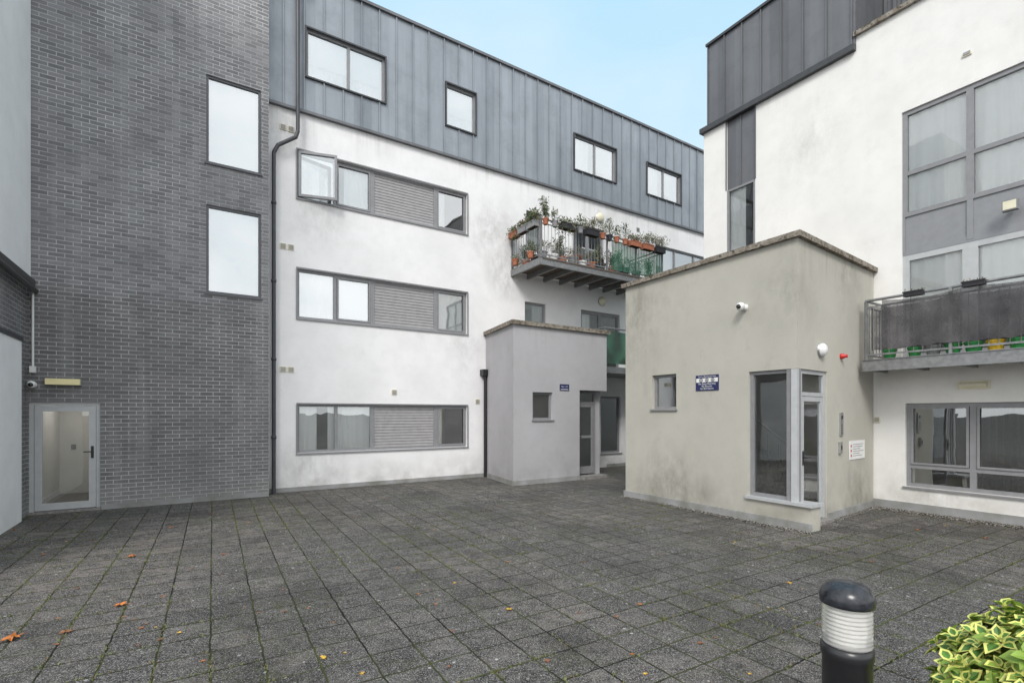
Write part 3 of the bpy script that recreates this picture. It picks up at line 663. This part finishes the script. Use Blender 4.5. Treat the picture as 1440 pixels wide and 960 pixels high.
add(mb,'staircase',[KERB,GREYP],be)
mb=MB(); zc_=hz+.14; c_=Vector(Lf.pt(g0-.2,-1.1,0)); mb.lathe((c_.x,c_.y,zc_-.06),[(.001,0),(.2,.0),(.22,.03),(.22,.055)],20); add(mb,'ceiling_lamp',LIT,be)
seccam(Lf,Lf.at(1048),Lf.z(1050,432),'white dome camera high on the beige wall',.055)
round_lamp(Rt,Rt.at(1153),Rt.z(1153,492),.12,'round white bulkhead lamp beside the block door')
e=empty('fire_alarm',Rt.pt(Rt.at(1182),0,Rt.z(1182,504)),'small red alarm sounder on the beige wall','alarm')
mb=MB(); mb.lathe(Rt.pt(Rt.at(1182),0,Rt.z(1182,501)),[(.045,0),(.045,.05),(.03,.06),(.03,.1),(.001,.11)],16,axis=(Rt.nx,Rt.ny,0)); add(mb,'sounder',RED,e)
e=empty('intercom_panel',Rt.pt(Rt.at(1182),0,Rt.z(1182,612)),'brushed steel intercom panel with buttons','intercom')
x=Rt.at(1182); z0,z1=Rt.z(1182,612),Rt.z(1182,580)
mb=MB(); mb.box(Rt,x-.06,x+.06,.001,.025,z0,z1); add(mb,'panel',SILVER,e)
mb=MB()
for i in range(6):
    for j in range(2): mb.box(Rt,x-.035+j*.04,x-.020+j*.04,.025,.03,z0+.03+i*.03,z0+.04+i*.03)
mb.box(Rt,x-.03,x+.03,.025,.028,z1-.11,z1-.05); add(mb,'button',BLACK,e)
e=empty('key_reader',Rt.pt(Rt.at(1180),0,Rt.z(1180,637)),'small steel access reader box','access reader')
x=Rt.at(1180); z0,z1=Rt.z(1180,637),Rt.z(1180,621)
mb=MB(); mb.box(Rt,x-.04,x+.04,.001,.04,z0,z1); mb.box(Rt,x-.02,x+.02,.04,.044,z0+.06,z1-.06,1); add(mb,'reader_box',[SILVER,BLACK],e)
e=empty('notice_board',Rt.pt(Rt.at(1203),0,Rt.z(1203,648)),'white fire notice with small red symbols','notice')
x0,x1=Rt.at(1194),Rt.at(1215); z0,z1=Rt.z(1203,645),Rt.z(1203,619)
mb=MB(); mb.box(Rt,x0,x1,.001,.012,z0,z1)
for i in range(6):
    mb.box(Rt,x0+.14,x1-.06-U(0,.2),.012,.0135,z0+.06+i*.04,z0+.067+i*.04,2)
for i in range(3): mb.box(Rt,x0+.04,x0+.09,.0121,.0138,z0+.05+i*.085,z0+.09+i*.085,1)
add(mb,'notice_sheet',[WPLAS,RED,INK],e)
e=empty('rules_sign',Lf.pt(Lf.at(995),0,Lf.z(995,548)),'navy and white sign listing courtyard rules','sign')
x0,x1=Lf.at(979),Lf.at(1011); z0,z1=Lf.z(995,549),Lf.z(995,527); xm=(x0+x1)/2; hh=z1-z0
mb=MB(); mb.box(Lf,x0,x1,.001,.012,z0,z1); mb.box(Lf,x0+.012,x1-.012,.012,.0135,z0+hh*.54,z0+hh*.80,1)
add(mb,'sign_board',[NAVY,WPLAS],e)
text('This is a Residential Area',.036,Lf,xm,z0+hh*.9,.0145,WPLAS,e)
for i,s_ in enumerate(('No Skate Boarding','No Bicycles','No Ball Games')): text(s_,.046,Lf,xm,z0+hh*(.44-.155*i),.0145,WPLAS,e)
for i in range(3):
    c=Vector(Lf.pt(xm+(i-1)*.12,.0145,z0+hh*.67)); n=(Lf.nx,Lf.ny,0)
    mb=MB(); mb.lathe(c,[(.036,0),(.036,.002),(.027,.002),(.027,0)],20,axis=n); 
    mb.box(Lf,xm+(i-1)*.12-.022,xm+(i-1)*.12+.022,.0146,.0155,z0+hh*.67-.004,z0+hh*.67+.004); 
    mb.box(Lf,xm+(i-1)*.12-.006,xm+(i-1)*.12+.006,.0146,.0153,z0+hh*.67-.02,z0+hh*.67+.016)
    add(mb,'prohibition_symbol',INK,e)
# ================================================================== RIGHT BUILDING
R=P(4.84,12.56,.5369,-.8437)
rb=empty('apartment_building',R.pt(4,-4,0),'white rendered apartment block with dark zinc upper storey','building')
RE=13.0
st=R.at(1204)
zs0,zs1=R.at(1022),R.at(1062); zsz=R.z(1022,268)
wa=R.at(1268); wc=R.at(1363)-wa; wb=wa+wc*3
la=R.at(1273); lc=R.at(1367)-la; low=(la,la+lc*3,.44,1.93)
ops=[(zs0,zs1,3.5,8.78),(wa,wb,2.72,7.2),low]
mb=MB(); mb.wall(R,0,st,0,8.78,[o for o in ops if o[0]<st],.16); mb.wall(R,st,RE,0,9.05,[o for o in ops if o[0]>st],.16)
mb.face([R.pt(0,0,0),R.pt(0,-8,0),R.pt(0,-8,8.78),R.pt(0,0,8.78)]); mb.rect(R,0,RE,-8,0,8.8)
mb.face([R.pt(st,0,8.7),R.pt(st,-1.2,8.7),R.pt(st,-1.2,9.05),R.pt(st,0,9.05)])
add(mb,'wall',WHITE_R,rb)
mb=MB(); mb.box(R,R.at(1229),RE,.001,.035,0,.15); add(mb,'plinth',PLINTH,rb)
mb=MB(); mb.box(R,st-.03,RE,-.3,.07,9.05,9.13); add(mb,'coping',COPING,rb)
mb=MB(); mb.box(R,-.06,st-.002,-.2,.1,8.78,8.9); add(mb,'flashing',DARKF,rb)
zt=10.88
mb=MB(); z0=.14
mb.wall(R,z0,st+.0,8.9,zt,(),.1,.03); x=z0
while x<st: mb.box(R,x,x+.024,.031,.065,8.9,zt); x+=.46
mb.face([R.pt(z0,.03,8.9),R.pt(z0,-6,8.9),R.pt(z0,-6,zt),R.pt(z0,.03,zt)],[(0,8.9),(6,8.9),(6,zt),(0,zt)])
mb.face([R.pt(st,.03,8.9),R.pt(st,-6,8.9),R.pt(st,-6,zt),R.pt(st,.03,zt)],[(0,8.9),(6,8.9),(6,zt),(0,zt)])
mb.rect(R,zs0,zs1,-.03,zsz,8.78); mb.box(R,(zs0+zs1)/2-.01,(zs0+zs1)/2+.01,-.03,.0,zsz,8.78)
mb.box(R,zs0-.02,zs0,.0,.02,zsz,8.78);mb.box(R,zs1,zs1+.02,.0,.02,zsz,8.78)
x=st+.02
mb.rect(R,st,RE,-1.2,8.8,12.2)
while x<RE: mb.box(R,x,x+.06,-1.2,-1.15,8.8,12.2); x+=.16
add(mb,'zinc_cladding',ZINCD,rb)
mb=MB(); mb.box(R,z0-.03,st+.03,-6,.09,zt,zt+.06); mb.box(R,st,RE,-6,-1.1,12.2,12.26); add(mb,'flashing',DARKF,rb)
mb=MB(); mb.box(R,0.02,RE,-8,-.32,8.7,8.76); add(mb,'roof',ROOFM,rb)
window(rb,R,zs0,zs1,3.5,zsz,fw=.05,inset=.03,gl=GLASSC,room=ROOM,sill=False,blind_or_reflection=[(.03,.6,0)],depth=2)
cols=[wa+wc,wa+2*wc]
bw=window(rb,R,wa,wb,5.30,7.2,cols=cols,rows=[6.08],fw=.075,inset=.05,cur=[(.01,.33),(.34,.66),(.68,.99)],sill=False,gl=GLASSC,cd=.06)
mb=MB(); mb.box(R,wa,wb,-.12,-.055,4.64,5.30); 
for i in range(4): 
    x=wa+wc*i; mb.box(R,max(wa,x-.04),min(wb,x+.04),-.055,-.03,4.64,5.30)
mb.box(R,wa,wb,-.055,-.035,4.6,4.7); add(mb,'spandrel_panel',PANEL,rb)
for i in range(3):
    x=wa+wc*i
    window(rb,R,x,x+wc,2.72,4.60,rows=[],fw=.1,inset=.06,cur=[(.0,1)],sill=False,name='balcony_door',fm=FRAMEL,gl=GLASSC,depth=1,cd=.07)
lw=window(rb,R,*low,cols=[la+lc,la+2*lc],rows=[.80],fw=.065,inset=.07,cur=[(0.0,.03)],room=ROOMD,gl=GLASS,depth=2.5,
   sash=[(la+.07,la+lc-.05,.84,1.87),(la+lc+.05,la+2*lc-.05,.84,1.87)])
mb=MB()
for i in range(26):
    x=la+lc*1.05+i*.085
    mb.face([R.pt(x,-.3,.5),R.pt(x+.035,-.26,.5),R.pt(x+.035,-.26,1.9),R.pt(x,-.3,1.9)])
add(mb,'vertical_blind',DARKF,lw)
rp=.85
ra=((6.21-4.84)*.5369+(8.82-12.56)*-.8437)
rbal=balcony(rb,R,ra,RE-2,rp,2.50,2.68,3.73,joist=.6,deck=KERB,label='steel balcony screened with dark fabric')
Lb=RE-2-ra-.2
add(cloth(R,ra+.3,ra+.1+Lb,rp+.012,2.86,3.70,.008,.06,240),'fabric_screen',FABRIC,rbal)
add(cloth(R,ra+.1,ra+.1+Lb,rp-.1,2.85,3.62,.02,.05,240),'fabric_screen',FABRIC,rbal)
e=empty('flood_light',R.pt(R.at(1427),0,R.z(1427,305)),'grey flood light on the white wall','lamp')
x=R.at(1425); zz=R.z(1425,292)
mb=MB(); mb.box(R,x-.03,x+.03,.0,.1,zz-.02,zz+.02); mb.box(R,x-.09,x+.09,.1,.2,zz-.08,zz+.08); add(mb,'lamp_housing',GREYP,e)
mb=MB(); mb.box(R,x-.075,x+.075,.2,.206,zz-.065,zz+.065); add(mb,'lamp_glass',CREAM,e)
e=empty('wall_lamp',R.pt(R.at(1370),0,R.z(1370,552)),'cream oblong bulkhead lamp below the balcony','lamp')
x=R.at(1370); zz=R.z(1370,541); mb=MB(); mb.box(R,x-.2,x+.2,0,.04,zz-.07,zz+.07); add(mb,'lamp_base',CREAM,e)
mb=MB(); rows=[[R.pt(x-.17+.34*i/10,.04+.05*math.sin(math.pi*j/6),zz-.055+.11*j/6) for i in range(11)] for j in range(7)]; mb.grid(rows); add(mb,'lamp_shade',CREAM,e)
vent(rb,R,1234,590,w=.1,h=.1); vent(rb,R,1360,77,w=.12,h=.05)
# ================================================================== POTTED PLANTS
def leaves(mb,c,r,n,L,mats,up=.4,flat=.45):
    for _ in range(n):
        while True:
            p=Vector((U(-1,1),U(-1,1),U(-1,1)))
            if .2<p.length<1: break
        k=.7+.5*mnoise.noise(p*2.3+Vector(c))
        q=Vector((c[0]+p.x*r[0]*k*1.3,c[1]+p.y*r[1]*k*1.3,c[2]+p.z*r[2]*k*1.3))
        a=(p+Vector((U(-.6,.6),U(-.6,.6),U(-.3,.6)+up))).normalized(); b=a.cross(Vector((U(-1,1),U(-1,1),U(-1,1)))).normalized()
        l=L*U(.6,1.3); w=l*flat
        mb.face([q,q+a*l*.45+b*w*.5,q+a*l,q+a*l*.45-b*w*.5],None,random.choice(mats))
LM=[LG1,LG2,LG3,LG4,LRED,STEM]
def potted(x,y,z,w,kind,pm,label,long=None,grp='potted plants on the balconies',h=None):
    e=empty('potted_plant',(x,y,z),label,'plant',group=grp)
    hh=h or w*.85
    mb=MB()
    if long:
        Q=P(x,y,long[0],long[1]); l=long[2]
        for a,b,c,d in ((-l/2,l/2,-w/2,-w/2+.015),(-l/2,l/2,w/2-.015,w/2),(-l/2,-l/2+.015,-w/2+.015,w/2-.015),(l/2-.015,l/2,-w/2+.015,w/2-.015)): mb.box(Q,a,b,c,d,z,z+hh)
        mb.box(Q,-l/2+.015,l/2-.015,-w/2+.015,w/2-.015,z,z+hh*.85,1); mb.box(Q,-l/2-.01,l/2+.01,w/2,w/2+.01,z+hh-.02,z+hh+.002)
    else:
        mb.lathe((x,y,z),[(.001,0),(w*.36,0),(w*.47,hh*.82),(w*.52,hh*.82),(w*.52,hh),(w*.45,hh),(w*.44,hh*.85),(.001,hh*.85)],14,ms=[0,0,0,0,0,0,1],sm=False)
    add(mb,'pot',[pm,SOIL],e)
    mb=MB(); top=z+hh
    def at(t):
        return (x+long[0]*t*long[2],y+long[1]*t*long[2]) if long else (x,y)
    ts=[-.38,-.13,.13,.38] if long else [0]
    for t_ in ts:
        X,Y=at(t_)
        if kind=='bushy': leaves(mb,(X,Y,top+.13),(w*.75,w*.75,.19),190,.055,[0,1,0,3,3,2])
        elif kind=='tall':
            for k in range(6):
                dx,dy=U(-.14,.14),U(-.14,.14); hgt=U(.22,.5); mb.tube((X,Y,top-.03),(X+dx,Y+dy,top+hgt),.005,4,5,r1=.002)
                for j in range(4): leaves(mb,(X+dx*j/3,Y+dy*j/3,top+hgt*(.25+.25*j)),(.08,.08,.08),24,.05,[0,1,3,0,2])
        elif kind=='conifer':
            mb.tube((X,Y,top),(X,Y,top+.35),.01,5,5)
            for j in range(6): leaves(mb,(X+U(-.03,.03),Y+U(-.03,.03),top+.05+j*.07),(.16-.014*j,.16-.014*j,.08),60,.055,[1,1,0],.9,.22)
        elif kind=='trail':
            leaves(mb,(X,Y,top+.05),(w*.7,w*.7,.11),95,.05,[0,3,2,0])
            for k in range(4):
                dx,dy=U(-.12,.12),U(-.12,.12)
                for j in range(4): leaves(mb,(X+dx*(1+j*.2),Y+dy*(1+j*.2),top-.07*j),(.045,.045,.05),8,.045,[2,0,3])
        elif kind=='dry':
            for k in range(14):
                a=Vector((U(-.22,.22),U(-.22,.22),U(.1,.36))); mb.tube((X,Y,top-.02),Vector((X,Y,top))+a,.003,3,5,r1=.0015)
                leaves(mb,Vector((X,Y,top))+a*.8,(.07,.07,.07),12,.04,[2,0,3])
        elif kind=='stubble': leaves(mb,(X,Y,top+.0),(w*.4,w*.4,.03),14,.03,[2,3])
        elif kind=='flower':
            leaves(mb,(X,Y,top+.08),(w*.7,w*.7,.12),110,.05,[0,1,3,2]); leaves(mb,(X,Y,top+.12),(w*.6,w*.6,.1),14,.04,[4])
    add(mb,'foliage',LM,e)
lab={'bushy':'bushy green plant in a {} pot on the balcony','tall':'tall leafy plant in a {} pot on the balcony','conifer':'small dark conifer in a {} pot on the balcony',
 'trail':'trailing plant in a {} pot on the balcony','dry':'dry twiggy plant in a {} pot on the balcony','flower':'flowering plant in a {} pot on the balcony'}
cn={TERRA.name:'terracotta',GREYP.name:'grey',BLKP.name:'black',WPLAS.name:'white',GRNP.name:'green',YEL.name:'yellow'}
def bp_(a,d,z,w,kind,pm,long=None,h=None):
    x,y,_=F.pt(a,d,0); potted(x,y,z,w,kind,pm,lab[kind].format(cn[pm.name]),long,h=h)
zf=5.85; d1=(F.dx,F.dy); dn=(F.nx,F.ny)
floor_=[(.25,'bushy',GREYP,.28),(.62,'dry',WPLAS,.26),(.95,'bushy',TERRA,.24),(1.3,'flower',GREYP,.3),(1.65,'dry',WPLAS,.24),(2.0,'bushy',TERRA,.26),(2.35,'dry',BLKP,.28),(2.8,'tall',TERRA,.26),(3.3,'bushy',BLKP,.3),(3.8,'bushy',GREYP,.28),(4.35,'tall',TERRA,.26)]
for a,k_,pm,w in floor_: bp_(b0+a,bp-.27,zf,w,k_,pm)
for a,d,k_,pm,w in ((.3,.35,'tall',TERRA,.26),(.3,.8,'bushy',BLKP,.28),(1.1,.8,'tall',GREYP,.34),(1.8,.75,'dry',TERRA,.36),(2.6,.8,'tall',BLKP,.36),(3.5,.75,'tall',GREYP,.34)):
    bp_(b0+a,d,zf,w,k_,pm,h=.5 if w>.3 else None)
rail=[(.12,'tall',TERRA,None),(.42,'bushy',GREYP,None),(.85,'trail',BLKP,.5),(1.3,'bushy',GREYP,None),(1.7,'dry',BLKP,.45),(2.12,'dry',TERRA,None),(2.38,'conifer',BLKP,None),(2.66,'bushy',TERRA,None),(3.0,'conifer',TERRA,None),(3.38,'flower',TERRA,.42),(3.92,'dry',TERRA,.42),(4.45,'dry',BLKP,.4)]
for a,k_,pm,l in rail: bp_(b0+a,bp+.06,6.68,.17,k_,pm,(d1[0],d1[1],l) if l else None,h=.16)
for d,k_ in ((.3,'trail'),(.75,'flower'),(1.2,'bushy')):
    bp_(b0-.06,d,6.66,.17,k_,TERRA if d<.6 else GREYP,(dn[0],dn[1],.38),h=.16)
for d in (.3,1.05): bp_(b0-.03,d,5.9,.2,'trail' if d<1 else 'bushy',TERRA)
for a,k_,pm,w in ((.35,'stubble',GRNP,.2),(.7,'stubble',GRNP,.2),(.95,'stubble',GREYP,.22),(1.2,'stubble',GRNP,.22),(1.45,'stubble',GRNP,.24),(1.7,'stubble',YEL,.22),(1.95,'stubble',GRNP,.24),(2.2,'stubble',GRNP,.22),(2.5,'stubble',WPLAS,.2)):
    x,y,_=R.pt(ra+a,rp-.17,0); potted(x,y,2.685,w,k_,pm,'small plant in a {} pot behind fabric screen'.format(cn[pm.name]),h=.17)
for a in (.75,1.5,2.25):
    x,y,_=R.pt(ra+a,rp+.01,0); potted(x,y,3.68,.10,'stubble',BLKP,'nearly bare black planter hung on the handrail',(R.dx,R.dy,.26),h=.08)
# ================================================================== GROUND
mb=MB(); S=400
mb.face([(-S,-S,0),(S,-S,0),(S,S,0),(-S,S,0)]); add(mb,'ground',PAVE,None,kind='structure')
mb=MB()
def strip(F,a0,a1,d0,d1,z=.004): 
    mb.face([F.pt(a0,d0,z),F.pt(a1,d0,z),F.pt(a1,d1,z),F.pt(a0,d1,z)])
strip(R,R.at(1229)+.05,RE,.04,.25); strip(Lf,0,LLn+.2,.041,.17)
strip(Rt,dr_+.05,RLn-.1,.031,.14,.006); strip(F,sL,F.at(680),.031,.09); strip(G,0,k,.021,.08)
def stone(c,r):
    rows=[]; sd=U(0,50)
    for i in range(4):
        th=math.pi*i/3
        rows.append([Vector((c[0]+r*math.sin(th)*math.cos(6.283*j/6)*(1+.3*mnoise.noise((i,j,sd))),c[1]+r*math.sin(th)*math.sin(6.283*j/6)*(1+.3*mnoise.noise((j,i,sd))),c[2]+r*.6*math.cos(th))) for j in range(6)])
    mb.grid(rows,0,True,True)
for _ in range(1300):
    x,y,_z=R.pt(U(R.at(1229)+.05,R.at(1450)),abs(random.gauss(.05,.12))+.04,0); stone((x,y,.008),U(.006,.02))
for _ in range(800):
    x,y,_z=Lf.pt(U(0,LLn+.25),.05+abs(random.gauss(0,.07)),0); stone((x,y,.008),U(.006,.018))
add(mb,'gravel',PEB,None,kind='stuff',label='pale pebbles along the wall bases',category='gravel')
# grass in joints
mb=MB(); th=math.radians(31); ct,st_=math.cos(th),math.sin(th)
def inside(x,y):
    if y<1.2: return False
    if (x-F.ox)*F.nx+(y-F.oy)*F.ny<.1 or (x-B.ox)*B.nx+(y-B.oy)*B.ny<.05: return False
    if (x-R.ox)*R.nx+(y-R.oy)*R.ny<.1: return False
    if (x-Pb[0])*Lf.nx+(y-Pb[1])*Lf.ny<.05 and (x-P0[0])*Rt.nx+(y-P0[1])*Rt.ny<.05: return False
    return True
for _ in range(80000):
    u=U(-12,14); v=round(U(0,16)/TL)*TL
    if R_()<.5: lx,ly=u,v
    else: lx,ly=round(u/TL)*TL,U(0,16)
    lx-=.016; ly-=.016
    x=lx*ct-ly*st_; y=lx*st_+ly*ct
    if not inside(x,y) or y>10: continue
    nz=mnoise.noise((x*.55,y*.55,2))+.5*mnoise.noise((x*2.5,y*2.5,7))
    if nz<.10: continue
    x+=random.gauss(0,.006); y+=random.gauss(0,.006)
    for _k in range(3):
        a=U(0,6.28); h=U(.006,.024)*(1.5 if nz>.45 else 1); w=U(.002,.0045); lean=U(.2,1.1)*h
        dx,dy=math.cos(a),math.sin(a); ox,oy=random.gauss(0,.006),random.gauss(0,.006)
        mb.face([(x+ox-dy*w,y+oy+dx*w,0),(x+ox+dy*w,y+oy-dx*w,0),(x+ox+dx*lean,y+oy+dy*lean,h)],None,0 if R_()<.7 else 1)
add(mb,'grass',[leafm('joint_grass',(.12,.15,.045)),LG3],None,kind='stuff',label='thin grass and moss growing in paving joints',category='grass')
# fallen leaves
def leafmesh(seed):
    random.seed(seed); mb=MB(); pts=[]
    n=14
    for i in range(n):
        a=6.283*i/n; r=(.05 if i%2==0 else .028)*U(.8,1.2); pts.append(Vector((math.cos(a)*r,math.sin(a)*r*.8,.006+U(0,.018))))
    c=Vector((0,0,.012))
    for i in range(n): mb.face([c,pts[i],pts[(i+1)%n]])
    mb.tube((0,0,.01),(-.07,.01,.006),.0015,4)
    return mb
spots=[(185,783,1.2,0),(168,852,1.2,0),(15,900,1.6,0),(92,890,1.0,1),(315,780,.8,1),(240,742,.8,0),(716,858,.8,2),(1052,748,.6,1),(108,828,.5,1),(270,800,.5,1),(560,800,.5,1),(640,820,.5,2),(820,790,.5,1),(900,850,.5,0),(985,905,.6,1),(1350,915,.7,2),(400,860,.5,1),(455,925,.6,2),(770,930,.6,1),(60,780,.6,0),(130,760,.6,1),(350,735,.6,0),(500,728,.6,1),(610,745,.5,0),(700,712,.6,1),(930,780,.5,1),(1110,820,.6,2),(1225,790,.6,1),(1290,745,.7,0),(1385,757,.8,1),(1330,740,.7,2),(225,900,.5,1),(20,745,.8,0),(300,722,.7,1),(540,700,.6,0)]
base=[leafmesh(i+3) for i in range(3)]
random.seed(21)
for _ in range(60): spots.append((U(0,1250),U(715,950),U(.2,.45),random.choice((0,1,1,1,2))))
mm_=[FL1,FL2,FL3]; proto={}
for i,(u,v,s_,c_) in enumerate(spots):
    x,y=gp(u,v)
    if not inside(x,y): continue
    if c_ not in proto:
        o=add(base[c_],'fallen_leaf',mm_[c_],None,base=(0,0,0)); proto[c_]=o
    else:
        o=proto[c_].copy(); COL.objects.link(o)
    o.location=(x,y,.003); o.rotation_euler=(0,0,U(0,6.28)); o.scale=(s_,s_,s_)
    o['label']=('curled orange','crumpled brown','small yellow')[c_]+' dead leaf lying on the paving'; o['category']='leaf'; o['group']='dead leaves scattered on the paving'
# ================================================================== BOLLARD LIGHT
by=1.95; bx=(1191-UC)/FP*by; q_=.86
e=empty('bollard_light',(bx,by,0),'black garden bollard light with ribbed clear lens','bollard')
mb=MB(); mb.lathe((bx,by,0),[(.11,0),(.11,.012),(.098*q_,.014),(.098*q_,.80),(.104*q_,.805),(.104*q_,.845),(.09*q_,.85)],32); 
for i in range(4): 
    a=i*1.571+.7; mb.tube((bx+.1*math.cos(a),by+.1*math.sin(a),.01),(bx+.1*math.cos(a),by+.1*math.sin(a),.024),.007,6)
add(mb,'body',BLACK,e)
mb=MB(); pr=[(.088*q_,.848)]
z=.850; nr=10; st2=(1.010-.850)/nr
for i in range(nr): pr+=[(.0925*q_,z),(.099*q_,z+st2*.3),(.099*q_,z+st2*.6),(.0925*q_,z+st2*.98)]; z+=st2
pr.append((.088*q_,z))
mb.lathe((bx,by,0),pr,40); add(mb,'lens',LENS,e)
mb=MB(); mb.lathe((bx,by,0),[(.055*q_,.852),(.06*q_,.9),(.055*q_,1.008)],32)
add(mb,'diffuser',DIFF,e)
zc=z-.002
mb=MB(); mb.lathe((bx,by,0),[(.085*q_,zc),(.107*q_,zc),(.109*q_,zc+.012),(.108*q_,zc+.03),(.1*q_,zc+.052),(.082*q_,zc+.07),(.055*q_,zc+.082),(.025*q_,zc+.088),(.001,zc+.089)],40); add(mb,'cap',CAPM,e)
# ================================================================== BUSH
random.seed(5)
BX,BY=2.32,2.05
mb=MB(); mb.face([(BX+.55*math.cos(6.283*i/16),BY-.12+.42*math.sin(6.283*i/16),.008) for i in range(16)]); add(mb,'planting_bed',SOIL,None,kind='structure')
bu=empty('variegated_shrub',(BX,BY,0),'dense yellow and green variegated shrub','shrub')
mb=MB()
out=[(0,0),(.28,.25),(.62,.26),(1,0),(.62,-.26),(.28,-.25)]
def vleaf(mb,o,a,nr,L,kind):
    a=a.normalized(); s=a.cross(nr).normalized(); n=s.cross(a).normalized()
    cu=U(.1,.35)
    def pp(x,y,k=1.0):
        x=.5+(x-.5)*k; y=y*k
        return o+a*(x*L)+s*(y*L*1.2)+n*(abs(y)*L*.45-x*x*L*cu)
    O=[pp(*p) for p in out]; I=[pp(*p,.64) for p in out]
    mo,mi=((0,1) if kind==0 else (2,2) if kind==1 else (0,2))
    for i in range(6): mb.face([O[i],O[(i+1)%6],I[(i+1)%6],I[i]],None,mo)
    mb.face([I[0],I[1],I[2],I[3]],None,mi); mb.face([I[0],I[3],I[4],I[5]],None,mi)
cb=Vector((BX,BY,.46)); rad=Vector((.42,.42,.42))
for k in range(640):
    th=U(0,6.283); cz=U(-.5,1); sr=math.sqrt(1-cz*cz); d=Vector((sr*math.cos(th),sr*math.sin(th),cz))
    lump=1+.2*mnoise.noise(d*2.6)+.1*mnoise.noise(d*7)
    rr=lump*(U(.94,1.07) if k<420 else U(.68,.93))
    tip=cb+Vector((d.x*rad.x,d.y*rad.y,d.z*rad.z))*rr
    up=(d+Vector((0,0,.55))+Vector((U(-.4,.4),U(-.4,.4),U(-.2,.3)))).normalized(); x=up.orthogonal().normalized(); y=up.cross(x)
    kd=random.choices((0,1,2),(7,2,2))[0]
    for tier,(nn,tl,LL_) in enumerate(((4,.95,.06),(5,.35,.08))):
        ph=U(0,6.28)
        for i in range(nn):
            a_=ph+6.283*i/nn+U(-.25,.25); rd=x*math.cos(a_)+y*math.sin(a_)
            dirn=(rd+up*tl*U(.6,1.4)).normalized()
            vleaf(mb,tip-up*(.012+.02*tier)+rd*.004,dirn,up,LL_*U(.7,1.2),kd if R_()<.8 else 1)
add(mb,'foliage',[VY,VG,VG2],bu)
mb=MB()
for i in range(26):
    th=U(0,6.283); r=U(.1,.33); p=Vector((BX+r*math.cos(th),BY+r*math.sin(th),U(.5,.7))); m_=Vector((BX+r*.4*math.cos(th),BY+r*.4*math.sin(th),.3))
    b=Vector((BX+.05*math.cos(th),BY+.05*math.sin(th),0)); mb.tube(b,m_,.012,6,r1=.008); mb.tube(m_,p,.008,6,r1=.004)
add(mb,'stem',STEM,bu)
# ================================================================== SKY, SUN, CAMERA
w=bpy.data.worlds.new('World'); scn.world=w; w.use_nodes=True; nt=w.node_tree
bg=nt.nodes['Background']; bg.inputs['Strength'].default_value=.15
sky=nt.nodes.new('ShaderNodeTexSky'); sky.sky_type='NISHITA'; sky.sun_disc=False
SE,SR=math.radians(40),math.radians(193)
sky.sun_elevation=SE; sky.sun_rotation=SR; sky.air_density=1; sky.dust_density=1.2; sky.ozone_density=1
tc=nt.nodes.new('ShaderNodeTexCoord'); sp=nt.nodes.new('ShaderNodeSeparateXYZ'); nt.links.new(tc.outputs['Generated'],sp.inputs[0])
def mrn(v,a,b,c,d):
    n=nt.nodes.new('ShaderNodeMapRange'); nt.links.new(v,n.inputs[0])
    for i,x in enumerate((a,b,c,d)): n.inputs[i+1].default_value=x
    return n.outputs[0]
def mth(op,a,b):
    n=nt.nodes.new('ShaderNodeMath'); n.operation=op
    for i,x in enumerate((a,b)):
        if isinstance(x,(int,float)): n.inputs[i].default_value=x
        else: nt.links.new(x,n.inputs[i])
    n.use_clamp=True
    return n.outputs[0]
def mixc(f,a,b):
    mx=nt.nodes.new('ShaderNodeMix'); mx.data_type='RGBA'
    for s_,v_ in ((mx.inputs[0],f),(mx.inputs[6],a),(mx.inputs[7],b)):
        if isinstance(v_,bpy.types.NodeSocket): nt.links.new(v_,s_)
        elif isinstance(v_,tuple): s_.default_value=(*v_,1)
        else: s_.default_value=v_
    return mx.outputs[2]
ns=nt.nodes.new('ShaderNodeTexNoise'); mp=nt.nodes.new('ShaderNodeMapping'); mp.inputs['Scale'].default_value=(1,1,2.2)
nt.links.new(tc.outputs['Generated'],mp.inputs[0]); nt.links.new(mp.outputs[0],ns.inputs['Vector']); ns.inputs['Scale'].default_value=2.2; ns.inputs['Detail'].default_value=7; ns.inputs['Roughness'].default_value=.55
behind=mrn(sp.outputs[1],.30,-.25,0,1)
cl=mth('MULTIPLY',mrn(ns.outputs['Fac'],.38,.58,.6,1),behind)
blue=mixc(mrn(sp.outputs[2],.1,.7,0,1),(5.6,6.6,7.0),(3.7,5.9,7.3))
base_=mixc(.87,sky.outputs[0],blue)
base_=mixc(mrn(ns.outputs['Fac'],.45,.8,0,.35),base_,(6.6,6.9,7.1))
fin=mixc(cl,base_,(11.2,11.4,11.5))
nt.links.new(fin,bg.inputs['Color'])
sl=bpy.data.lights.new('sun','SUN'); sl.energy=2.3; sl.angle=math.radians(18); sl.color=(1,.965,.92)
so=bpy.data.objects.new('sun',sl); COL.objects.link(so)
sd=Vector((math.sin(SR)*math.cos(SE),math.cos(SR)*math.cos(SE),math.sin(SE)))
so.rotation_euler=sd.to_track_quat('Z','Y').to_euler(); so.location=(0,-5,15)
cam=bpy.data.cameras.new('camera'); co=bpy.data.objects.new('camera',cam); COL.objects.link(co)
co.location=(0,0,H); co.rotation_euler=(math.radians(90),0,0); cam.sensor_width=36; cam.lens=36*FP/1440; cam.shift_y=101/1440
cam.clip_start=.05; cam.clip_end=2000
scn.camera=co
